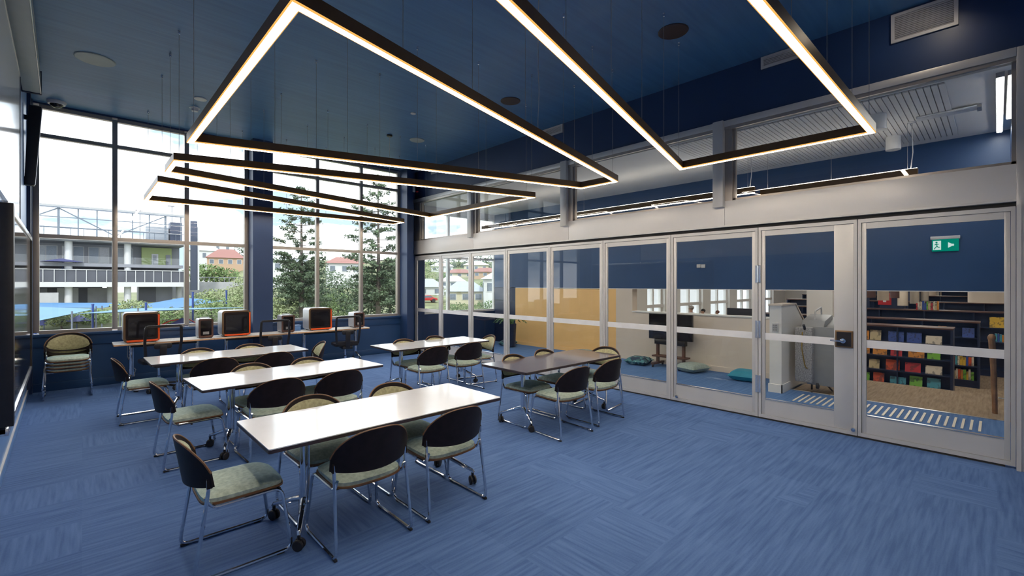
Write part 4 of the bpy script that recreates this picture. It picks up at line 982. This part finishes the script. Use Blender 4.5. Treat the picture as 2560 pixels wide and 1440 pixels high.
M('umbrella', (.10,.11,.28), .7); M('leaf_mid', (.18,.27,.085), .7, var=.45, vs_=1.2); M('leaf_dark', (.085,.135,.06), .7, var=.5, vs_=.9); M('leaf_pine', (.10,.15,.075), .7, var=.45, vs_=1.1)
M('leaf_pale', (.30,.36,.16), .7, var=.4, vs_=1.); M('bark', (.16,.13,.11), .85, var=.3); M('roof_red', (.40,.19,.16), .7, var=.1); M('roof_grey', (.48,.52,.58), .5, var=.08); M('roof_white', (.80,.82,.86), .5, var=.04)
M('wall_cream', (.74,.68,.50), .7, var=.05); M('wall_white', (.80,.80,.80), .7, var=.04); M('wall_orange', (.62,.42,.28), .7, var=.06); M('win_dark', (.22,.25,.30), .15, var=.2); M('hedge', (.10,.17,.06), .8, var=.5, vs_=2.)
def gz(x, y):
    r = math.hypot(x, y)
    z = -4.6
    f = min(1, max(0, (x/max(y,1)-.135)/.10)); f = f*f*(3-2*f); h = 0
    if r > 48: h += .055*(min(r,105)-48)
    if r > 105: h += .115*(min(r,230)-105)
    z += f*h + (1-f)*.031*max(0, min(r,120)-48)
    z += 1.6*math.exp(-((x-34)**2+(y-92)**2)/900.0)
    return z
nx_, ny_ = 64, 64; V = []; Fc = []
for j in range(ny_+1):
    for i in range(nx_+1):
        x = -70 + 300*i/nx_; y = 13 + 280*(j/ny_)**1.3; V.append((x,y,gz(x,y)))
for j in range(ny_):
    for i in range(nx_):
        p = j*(nx_+1)+i; Fc.append((p,p+1,p+nx_+2,p+nx_+1))
S(MB().add(V,Fc).build('ground', 'grass', smooth=True), 'grassy hillside outside rising away from the windows', 'ground')
# paved playground
pv = MB(); n = 10; V = []; Fc = []
for j in range(n+1):
    for i in range(n+1):
        x = -14+26*i/n; y = 30+42*j/n; V.append((x,y,gz(x,y)+.06))
for j in range(n):
    for i in range(n): p = j*(n+1)+i; Fc.append((p,p+1,p+n+2,p+n+1))
S(MB().add(V,Fc).build('playground_paving', 'paving'), 'reddish playground paving outside the left window', 'ground')

# neighbouring building
YB = 115.0
b = thing('neighbour_building', (0, YB, -2.4), 0, 'white and grey multi-storey building with balconies outside the left window', 'building')
def bp(name, mat, x0,x1,y0,y1,z0,z1, parent=None): return MB().box(x0,x1,y0,y1,z0+2.4,z1+2.4).build(name, mat, parent or b)
XL_, XE = -26.0, 15.9
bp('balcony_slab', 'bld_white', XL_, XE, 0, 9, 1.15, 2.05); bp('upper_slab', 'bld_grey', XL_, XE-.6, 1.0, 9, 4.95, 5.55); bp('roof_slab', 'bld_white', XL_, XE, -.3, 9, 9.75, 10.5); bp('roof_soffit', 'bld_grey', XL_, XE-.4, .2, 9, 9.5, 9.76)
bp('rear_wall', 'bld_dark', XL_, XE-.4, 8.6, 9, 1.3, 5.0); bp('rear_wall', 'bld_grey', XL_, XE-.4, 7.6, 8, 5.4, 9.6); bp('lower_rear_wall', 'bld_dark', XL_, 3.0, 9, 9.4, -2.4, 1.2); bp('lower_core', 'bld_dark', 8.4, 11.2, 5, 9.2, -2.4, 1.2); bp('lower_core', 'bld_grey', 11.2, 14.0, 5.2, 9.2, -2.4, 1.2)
bp('lime_wall', 'lime_wall', 9.0, 14.0, 6.4, 7.6, 5.55, 9.3); bp('end_fin', 'bld_white', XE-.45, XE+.15, -.4, 1.2, 1.0, 14.3); bp('side_screen', 'bld_blue', XE+1.0, XE+2.2, 3, 3.6, .4, 15.2); bp('side_screen_edge', 'bld_white', XE+2.2, XE+2.5, 2.8, 3.6, .4, 14.0)
dr = bp('door', 'bld_white', 10.6, 11.7, 6.2, 6.4, 5.55, 8.0); bp('door_pane', 'win_dark', 10.85, 11.4, 6.12, 6.2, 6.6, 7.7, dr)
bp('side_door', 'bld_grey', 13.0, 13.8, 6.25, 6.4, 5.55, 7.9)
for k, x in enumerate((-26, -18.6, -10.2, -1.8, 6.5)):
    MB().lathe([(.55,0),(.55,12.0)], 14, (x, 1.6, 0)).build('column', 'bld_white', b, smooth='auto')
for x in (4.0, 14.9): MB().lathe([(.5,0),(.5,3.6)], 12, (x, 3.6, 0)).build('column', 'concrete', b, smooth='auto')
for k in range(30):
    x = XL_ + 1.4*k
    if x > XE-.3: break
    bp('baluster', 'bld_white', x-.05, x+.05, -.05, .05, 2.05, 4.3)
bp('handrail', 'bld_white', XL_, XE-.4, -.08, .08, 4.28, 4.4); bp('rail_infill', 'bld_dark', XL_, XE-.4, .08, .12, 2.1, 4.25)
for k in range(15):
    x = XL_ + 2.8*k; bp('glass_rail_post', 'steel', x-.03, x+.03, 1.2, 1.26, 5.55, 7.0)
bp('glass_rail', 'sail_light' if False else 'glass', XL_, XE-.8, 1.22, 1.25, 5.55, 6.9)
for k in range(9):
    x = XL_ + 1.0 + 3.7*k
    f = bp('window', 'bld_white', x, x+3.1, 7.45, 7.6, 5.8, 9.0); bp('pane', ('win_dark','steel','roof_grey')[k % 3], x+.12, x+1.5, 7.38, 7.45, 5.9, 8.9, f); bp('pane', ('steel','win_dark','steel')[k % 3], x+1.62, x+2.98, 7.38, 7.45, 5.9, 8.9, f)
for k in range(8): bp('lower_opening', ('bld_grey','win_dark')[k % 2], XL_+2+4.6*k, XL_+5+4.6*k, 8.5, 8.6, 2.1, 4.7)
for k in range(7): bp('lower_panel', ('concrete','bld_grey','wall_white')[k % 3], XL_+1+4.3*k, XL_+4+4.3*k, 8.8, 9.0, -2.2, .9)
bp('low_wall', 'concrete', -9, -3, -2.5, -2.2, -2.6, .2)
# open steel frame on the roof
zt = 15.5; zb_ = 10.5
def rb(a, c, wd=.16): wd *= 1.5; MB().beam((a[0],a[1],a[2]+2.4),(c[0],c[1],c[2]+2.4), wd, wd).build('roof_strut', 'steel', b)
MB().box(XL_, XE, -.4, .5, zt-.1+2.4, zt+.35+2.4).build('roof_beam', 'concrete', b)
MB().box(XL_, XE, -.45, -.4, zt-.22+2.4, zt-.02+2.4).build('beam_edge', 'steel', b)
xs_ = [XL_+k*2.55 for k in range(17)]
for k, x in enumerate(xs_):
    if x < XE: rb((x,0,zb_),(x,0,zt), .22 if k % 3 == 0 else .12)
for z in (zb_+1.4, zb_+3.2): rb((XL_,.02,z),(XE,.02,z), .09)
for k in range(0, 16, 6):
    rb((xs_[k],0,zb_+.3),(xs_[min(16,k+3)],0,zt-.2), .13)
    if k+6 < 17: rb((xs_[k+6],0,zb_+.3),(xs_[k+3],0,zt-.2), .13)
for k in range(24):
    x = XL_+1.75*k
    if x < XE-.5: rb((x,2.5,zb_),(x,2.5,zb_+1.5), .06)
rb((XL_,2.5,zb_+1.5),(XE-.5,2.5,zb_+1.5), .07); bp('roof_box', 'roof_grey', 9.5, 13.2, 4, 7, 10.5, 13.5); bp('roof_box', 'bld_blue', 13.4, 15.4, 3, 6, 10.5, 14.6)
for k, (px, py) in enumerate(((350, 528), (430, 517))):
    p = at(px, py, 118); t = thing('light_mast', (p.x, p.y, gz(p.x,p.y)), 0, 'thin sports light mast behind the building, ' + ('left one' if k == 0 else 'right one'), 'light mast', 'masts behind the building')
    hh = p.z-gz(p.x,p.y); MB().tube([(0,0,0),(0,0,hh)], .09, 6).build('pole', 'bld_grey', t); MB().box(-.9,.5,-.2,.2,hh,hh+.25).build('lamp_head', 'bld_grey', t)

# shade sails over the playground
def sail(pts, mat, label, sag=.7):
    P = [at(*q) for q in pts]; c = sum(P, Vector())/len(P)
    t = thing('shade_sail', (c.x, c.y, gz(c.x,c.y)), 0, label, 'shade sail', 'blue sails over the playground'); O = Vector((c.x,c.y,gz(c.x,c.y)))
    n = 8; V = []
    for j in range(n+1):
        for i in range(n+1):
            u, v = i/n, j/n
            q = (P[0]*(1-u)+P[1]*u)*(1-v) + (P[3]*(1-u)+P[2]*u)*v
            V.append(q - O - Vector((0,0,sag*4*u*(1-u)*v*(1-v)*4*.25)))
    Fc = [(j*(n+1)+i, j*(n+1)+i+1, (j+1)*(n+1)+i+1, (j+1)*(n+1)+i) for j in range(n) for i in range(n)]
    m = MB().add(V, Fc); k = len(V); m.add([(v[0],v[1],v[2]-.03) for v in V], [tuple(reversed(f)) for f in Fc]); m.build('fabric', mat, t, smooth=True)
    for q in P:
        g = gz(q.x, q.y); MB().tube([(q.x-O.x,q.y-O.y,g-O.z),(q.x-O.x,q.y-O.y,q.z-O.z+.25)], .07, 8).build('post', 'steel', t)
sail([(60,768,46),(255,770,52),(325,757,66),(60,757,66)], 'sail_blue', 'mid blue shade sail below the building at the left')
sail([(60,798,38),(95,802,38),(240,772,46),(60,766,46)], 'sail_light', 'pale blue shade sail nearest the window at the far left', .4)
sail([(300,772,54),(430,772,50),(560,752,58),(455,744,70)], 'sail_blue', 'bright blue shade sail with peaked corner in the middle of the playground')
sail([(180,785,40),(345,778,40),(640,768,44),(330,771,47)], 'sail_light', 'long pale blue shade sail running right across the playground', .3)

def crown(m, c, r, n, size):
    for k in range(n):
        th = math.acos(U(-1,1)); ph = U(0,6.28); q = U(.55,1)**.5 if k % 3 else U(.2,.8)
        bump = 1+.22*math.sin(3*ph+th*4)
        m.leaf((c[0]+r[0]*q*bump*math.sin(th)*math.cos(ph), c[1]+r[1]*q*bump*math.sin(th)*math.sin(ph), c[2]+r[2]*q*math.cos(th)), U(.6,1.2)*size)
def tree(px, py, t_, r, mat, label, n=900, size=.3, name='tree', group='trees outside'):
    """py: centre of the crown; trunk to the ground"""
    c = at(px, py, t_); g = gz(c.x,c.y); t = thing(name, (c.x,c.y,g), 0, label, 'tree', group); h = c.z-g
    MB().tube([(0,0,-.2),(.05,0,h*.5),(0,.05,h)], [.16*r[0]/1.5,.11*r[0]/1.5,.05], 7).build('trunk', 'bark', t, smooth=True)
    m = MB(); crown(m, (0,0,h), r, n, size); m.build('crown', mat, t)
tree(152, 798, 46, (1.35,1.3,.75), 'leaf_pale', 'small bright green tree in the playground at the left', 900, .26)
tree(238, 792, 48, (1.7,1.5,.85), 'leaf_mid', 'small round tree in the playground beside the left mullion', 900, .28)
tree(328, 767, 52, (1.7,1.5,.8), 'leaf_pale', 'small pale tree above the left printer', 800, .28)
tree(425, 790, 50, (1.5,1.4,1.0), 'leaf_mid', 'small tree behind the left printer', 700, .28)
tree(528, 772, 48, (1.9,1.6,1.3), 'leaf_mid', 'bushy tree behind the small left printer', 1000, .28)
tree(92, 795, 52, (1.5,1.3,1.0), 'leaf_mid', 'small tree at the far left edge of the playground', 700, .28)
tree(610, 740, 55, (1.7,1.5,2.6), 'leaf_pale', 'tall slender pale tree just left of the dark pilaster', 1500, .3)
tree(560, 690, 130, (4.6,4,2.4), 'leaf_mid', 'rounded bush below the red-roofed house', 700, .9)
tree(515, 682, 128, (5,4,2.6), 'leaf_mid', 'large rounded bush beside the building fin', 700, .9)
tree(545, 745, 85, (4.2,4,1.8), 'leaf_pale', 'low scrubby bush on the grassy slope', 900, .5)
tree(590, 765, 70, (3.0,3,1.8), 'leaf_mid', 'scrubby bush at the foot of the slope', 900, .4)
tree(612, 632, 165, (4,4,3), 'leaf_dark', 'dark tree beside the red-roofed house', 400, .9)
for k in range(5):
    tree((500,520,540,575,600,640)[k], (770,745,775,752,735,720)[k], (78,95,72,90,100,110)[k], (2.6,2.4,1.1), ('leaf_pale','leaf_mid')[k % 2], ('low scrub tuft at the foot of the building fin;low scrub tuft farther up the slope beside the fin;low scrub tuft nearest the shade sails;low scrub tuft in the middle of the slope;low scrub tuft high on the slope near the slender tree').split(';')[k], 420, .4, 'shrub')
# tall pines
def pine(px, top, t_, label, spread, seed):
    global RND
    keep = RND; RND = random.Random(seed)
    c = at(px, top, t_); g = gz(c.x,c.y); H = c.z-g; t = thing('pine_tree', (c.x,c.y,g), 0, label, 'tree', 'tall pines outside the right-hand window')
    MB().tube([(0,0,-.3),(.05,0,H*.5),(0,0,H)], [.30,.17,.02], 8).build('trunk', 'bark', t, smooth=True)
    m = MB(); w = MB(); z = H*.26; i = 0
    while z < H-.2:
        f = (z-H*.26)/(H*.74); L = spread*(.62+.38*(1-f))*min(1,(1-f)*4+.12)*U(.8,1.1); nb = 6 if f < .4 else 5; a0 = U(0,6)
        for q in range(nb):
            a = a0+2*PI*q/nb+U(-.25,.25); Lb = L*U(.7,1.15); up = Lb*U(-.05,.25)
            e = Vector((math.cos(a)*Lb, math.sin(a)*Lb, z+up)); s_ = Vector((0,0,z)); w.tube([s_, s_.lerp(e,.6)+Vector((0,0,-.06*Lb)), e], [.035,.022,.01], 4, cap=False)
            k0 = .5 if f > .35 else .2
            for j in range(max(3, int(Lb*3.2))):
                s = k0+(1-k0)*(j+U(0,.8))/max(3,int(Lb*3.2)); c_ = s_.lerp(e, min(1.04,s)); dense = 13 if f > .4 else 16
                for y in range(dense): m.leaf((c_.x+RND.gauss(0,.13), c_.y+RND.gauss(0,.13), c_.z+RND.gauss(.04,.09)), U(.16,.34))
        z += U(.42,.62)*(1.3 if f > .35 else .75)
    w.build('branches', 'bark', t); m.build('foliage', 'leaf_pine', t); RND = keep
pine(753, 462, 45, 'tall open pine outside, left of the two, right of the dark pilaster', 2.9, 11)
pine(945, 440, 42, 'tall open pine outside, right of the two, beside the corner column', 2.9, 23)
tree(735, 745, 50, (3.4,3,3.0), 'leaf_dark', 'dense dark tree at the foot of the left pine', 3600, .34)
tree(800, 735, 58, (3.8,3,3.4), 'leaf_dark', 'dense dark tree between the two pines, left part', 3000, .4)
tree(845, 765, 52, (2.6,2.6,1.6), 'leaf_mid', 'lower green tree between the two pines', 1600, .34)
tree(905, 745, 46, (2.4,2.4,2.4), 'leaf_dark', 'dark tree at the left foot of the right pine', 2200, .34)
tree(975, 735, 46, (2.6,2.4,2.8), 'leaf_dark', 'dark tree at the right foot of the right pine', 2400, .34)
tree(700, 775, 44, (1.8,1.8,1.3), 'leaf_pale', 'light green tree low beside the dark pilaster', 1300, .3)

# houses on the hill
def house(px, py, t_, wd, dp, ht, roof, wallm, label, rz=.2, rh=2.0, gable=False, nw=3):
    c = at(px, py, t_); g = min(gz(c.x,c.y), c.z); t = thing('house', (c.x,c.y,c.z), rz, label, 'house', 'houses on the hillside outside')
    MB().box(-wd/2,wd/2,-dp/2,dp/2,g-c.z-.5,ht).build('wall', wallm, t)
    o = .5; a = wd/2+o; d = dp/2+o; k = 0 if gable else min(d, a*.6)
    MB().add([(-a,-d,ht),(a,-d,ht),(a,d,ht),(-a,d,ht),(-a+k,0,ht+rh),(a-k,0,ht+rh)], [(0,1,5,4),(1,2,5),(2,3,4,5),(3,0,4),(3,2,1,0)]).build('roof', roof, t)
    for i in range(nw):
        x = -wd/2+wd*(i+.5)/nw; f = MB().box(x-.65,x+.65,-dp/2-.06,-dp/2,ht*.42,ht*.85).build('window', 'wall_white', t); MB().box(x-.55,x+.55,-dp/2-.09,-dp/2-.06,ht*.45,ht*.82).build('pane', 'win_dark', f)
    for i in range(2):
        y = -dp/2+dp*(i+.5)/2; f = MB().box(-wd/2-.06,-wd/2,y-.65,y+.65,ht*.42,ht*.85).build('window', 'wall_white', t); MB().box(-wd/2-.09,-wd/2-.06,y-.55,y+.55,ht*.45,ht*.82).build('pane', 'win_dark', f)
    return t
house(566, 672, 150, 10, 8, 3.4, 'roof_red', 'wall_orange', 'orange house with red hipped roof on the hill left of the pilaster', -.25, 3.0, nw=4)
house(632, 668, 160, 5, 5, 4.0, 'roof_red', 'wall_orange', 'small orange house beside the red-roofed house', -.25, 1.2, nw=1)
house(512, 660, 178, 11, 8, 5.0, 'roof_white', 'wall_white', 'white house on the hill beside the building fin', -.2, 2.2)
house(545, 640, 205, 11, 8, 5.0, 'roof_white', 'wall_white', 'white house with flat upper storey above the red roof', -.2, 1.6)
house(695, 690, 105, 6.5, 5, 3.4, 'roof_white', 'wall_white', 'white house behind the left pine', -.3, 1.8)
house(748, 690, 122, 6, 5, 3.2, 'roof_grey', 'wall_white', 'pale house with grey roof just behind the left pine trunk', -.3, 1.6)
house(860, 695, 110, 8, 6, 3.4, 'roof_red', 'wall_white', 'white house with red roof between the two pines', -.35, 1.6)
house(1060, 745, 104, 9, 7, 2.5, 'roof_grey', 'wall_white', 'white cottage with grey roof seen through the first glass leaf', -.6, 1.9)
house(1163, 764, 86, 7, 5, 2.7, 'roof_grey', 'wall_cream', 'cream house with grey hipped roof seen through the second glass leaf', -.62, 1.8)
house(1254, 752, 82, 6.5, 5, 3.9, 'roof_white', 'wall_white', 'tall white house with pale roof seen through the third glass leaf', -.65, 1.3)
house(1132, 722, 120, 6, 5, 1.9, 'roof_white', 'wall_white', 'white-roofed house higher on the hill behind the cream house', -.6, 1.5)
house(1148, 697, 152, 9, 5, 1.9, 'roof_red', 'wall_cream', 'long red-roofed house up the hill', -.6, 1.3)
house(1212, 697, 148, 8, 5, 2.2, 'roof_red', 'wall_orange', 'tan house with red roof up the hill behind the tall white house', -.65, 1.4)
house(1190, 681, 172, 9, 6, 2.6, 'roof_white', 'wall_cream', 'pale-roofed house near the hilltop', -.65, 1.6)
house(1105, 684, 172, 8, 6, 2.6, 'roof_white', 'wall_white', 'white house near the hilltop at the window corner', -.6, 1.6)
house(1280, 735, 110, 6, 5, 3.6, 'roof_white', 'wall_white', 'white house half hidden by the blue pier of the nook window', -.65, 1.6)
house(1720, 740, 34, 28, 5, 3.6, 'roof_white', 'wall_white', 'long white house beyond the library windows', 0, 1.5, nw=9)
for k, (px, py, t_, r, mm) in enumerate(((1062,688,125,(5.5,4,4.2),'leaf_pale'),(1035,695,128,(5,4,4),'leaf_mid'),(1112,705,126,(2.6,2,2.6),'leaf_mid'),(1130,666,192,(7,5,4),'leaf_dark'),(1168,664,196,(7,5,4),'leaf_dark'),(1232,672,186,(5,4,6),'leaf_pine'),(1216,722,114,(2.6,2,2.2),'leaf_mid'),(1142,774,66,(2.6,2,1.0),'hedge'),(1222,772,64,(3.2,2,1.2),'hedge'),(1085,668,196,(5,4,4),'leaf_dark'),(1195,662,202,(5,4,5),'leaf_dark'))):
    tree(px, py, t_, r, mm, ('broad pale tree above the white cottage;mid green tree at the left edge of the first glass leaf;small tree left of the red-roofed house up the hill;dark hilltop tree above the white-roofed house;dark hilltop tree left of the pale-roofed house;tall dark hilltop tree above the tan house;small tree between the cream house and the tall white house;low hedge in front of the cream house;low hedge in front of the tall white house;dark hilltop tree above the broad pale tree;dark hilltop tree behind the pale-roofed house').split(';')[k], 900, .3 if t_ < 110 else .6 if t_ < 150 else .9)
fn = thing('hill_wall', at(560, 702, 108), -.1, 'pale retaining wall with railing along the slope left of the pilaster', 'retaining wall')
MB().box(-12,8,-.2,.2,-4,-.3).build('wall', 'concrete', fn)
for k in range(21): MB().box(-12+k,-11.9+k,-.1,.1,-.3,.8).build('picket', 'bld_grey', fn)
MB().box(-12,8,-.06,.06,.75,.9).build('top_rail', 'bld_grey', fn)
# red car by the houses
p = at(1066, 766, 84); g = gz(p.x,p.y); cr = thing('car', (p.x,p.y,g), -.4, 'small red car parked below the white cottage', 'car')
MB().prism([(-1.9,.35),(-1.95,.75),(-1.3,.85),(-.7,1.3),(.7,1.32),(1.2,.9),(1.9,.8),(1.95,.35)], -.8, .8, 'y').build('body', 'play_red', cr, bevel=.08)
MB().prism([(-1.1,.86),(-.65,1.24),(.65,1.26),(1.0,.92)], -.815, .815, 'y').build('windows', 'win_dark', cr)
for x in (-1.2,1.2):
    for y in (-.75,.75): MB().lathe([(.1,-.1),(.33,-.1),(.33,.1),(.1,.1)], 14, (x,y,.33), Matrix.Rotation(PI/2,4,'X')).build('wheel', 'rubber', cr)
# playground frame, tables, umbrellas
p = at(455, 812, 44); pg = thing('play_frame', (p.x,p.y,gz(p.x,p.y)), .3, 'red and blue climbing frame in the playground behind the left printers', 'playground')
for k in range(6): MB().tube(bend([(-2+k*.8,-.8,0),(-2+k*.8,-.8,1.7),(-2+k*.8,.8,1.7),(-2+k*.8,.8,0)], .5), .05, 6).build('hoop', ('play_red','post_blue','play_yellow')[k % 3], pg)
MB().tube([(-2.2,0,1.9),(-1,0,2.5),(.5,0,2.6),(2.4,0,1.4)], .05, 6).build('climbing_arch', 'play_red', pg); MB().prism([(-1.4,.0),(-.9,1.5),(-.6,1.5),(-1.0,0)], -.5, .1, 'y').build('slide', 'sail_blue', pg)
MB().box(-2.1,2.1,-.7,.7,.75,.82).build('deck', 'play_red', pg); MB().lathe([(1.3,2.0),(.05,2.7)], 6).build('canopy', 'umbrella', pg)
for k, (px, py, t_) in enumerate(((146, 822, 41), (192, 821, 40), (112, 818, 46))):
    p = at(px, py, t_); pt = thing('picnic_table', (p.x,p.y,gz(p.x,p.y)), .2, 'blue-legged picnic table in the playground, ' + ('middle','right','left')[k] + ' of three', 'picnic table', 'picnic tables in the playground')
    MB().box(-.8,.8,-.4,.4,.72,.78).build('top', 'concrete', pt)
    for s in (-1,1): MB().box(-.8,.8,s*.75-.14,s*.75+.14,.42,.47).build('bench', 'concrete', pt); MB().box(s*.65-.05,s*.65+.05,-.8,.8,0,.72).build('leg_frame', 'post_blue', pt)
for k, (px, py, t_) in enumerate(((192, 796, 47), (170, 668, 116), (110, 806, 50))):
    p = at(px, py, t_); g = gz(p.x,p.y) if k != 1 else 2.1
    um = thing('parasol', (p.x,p.y if k != 1 else 117.0,g), 0, 'violet-blue parasol ' + ('between the playground trees','on the balcony of the building','low at the left of the playground')[k], 'parasol', 'parasols outside')
    hh = p.z-g; MB().tube([(0,0,0),(0,0,hh+.4)], .04, 6).build('pole', 'post_blue', um); MB().lathe([(1.35 if k != 1 else 3.2,hh-.25),(.04,hh+.45)], 8).build('canopy', 'umbrella', um)
for k, (px, py, t_) in enumerate(((232, 795, 42), (88, 800, 40), (482, 762, 46), (566, 755, 50), (365, 790, 44))):
    p = at(px, py, t_); g = gz(p.x,p.y); t = thing('sail_post', (p.x,p.y,g), 0, 'stout blue post in the playground, number %s' % 'two from the left;one at the far left;four beside the middle printer;five nearest the pilaster;three behind the left printer'.split(';')[k], 'post', 'blue posts in the playground')
    MB().tube([(0,0,0),(0,0,p.z-g+1.2)], .09, 8).build('shaft', 'post_blue', t); MB().lathe([(.11,p.z-g+1.2),(.11,p.z-g+1.3)], 8).build('cap', 'post_blue', t)
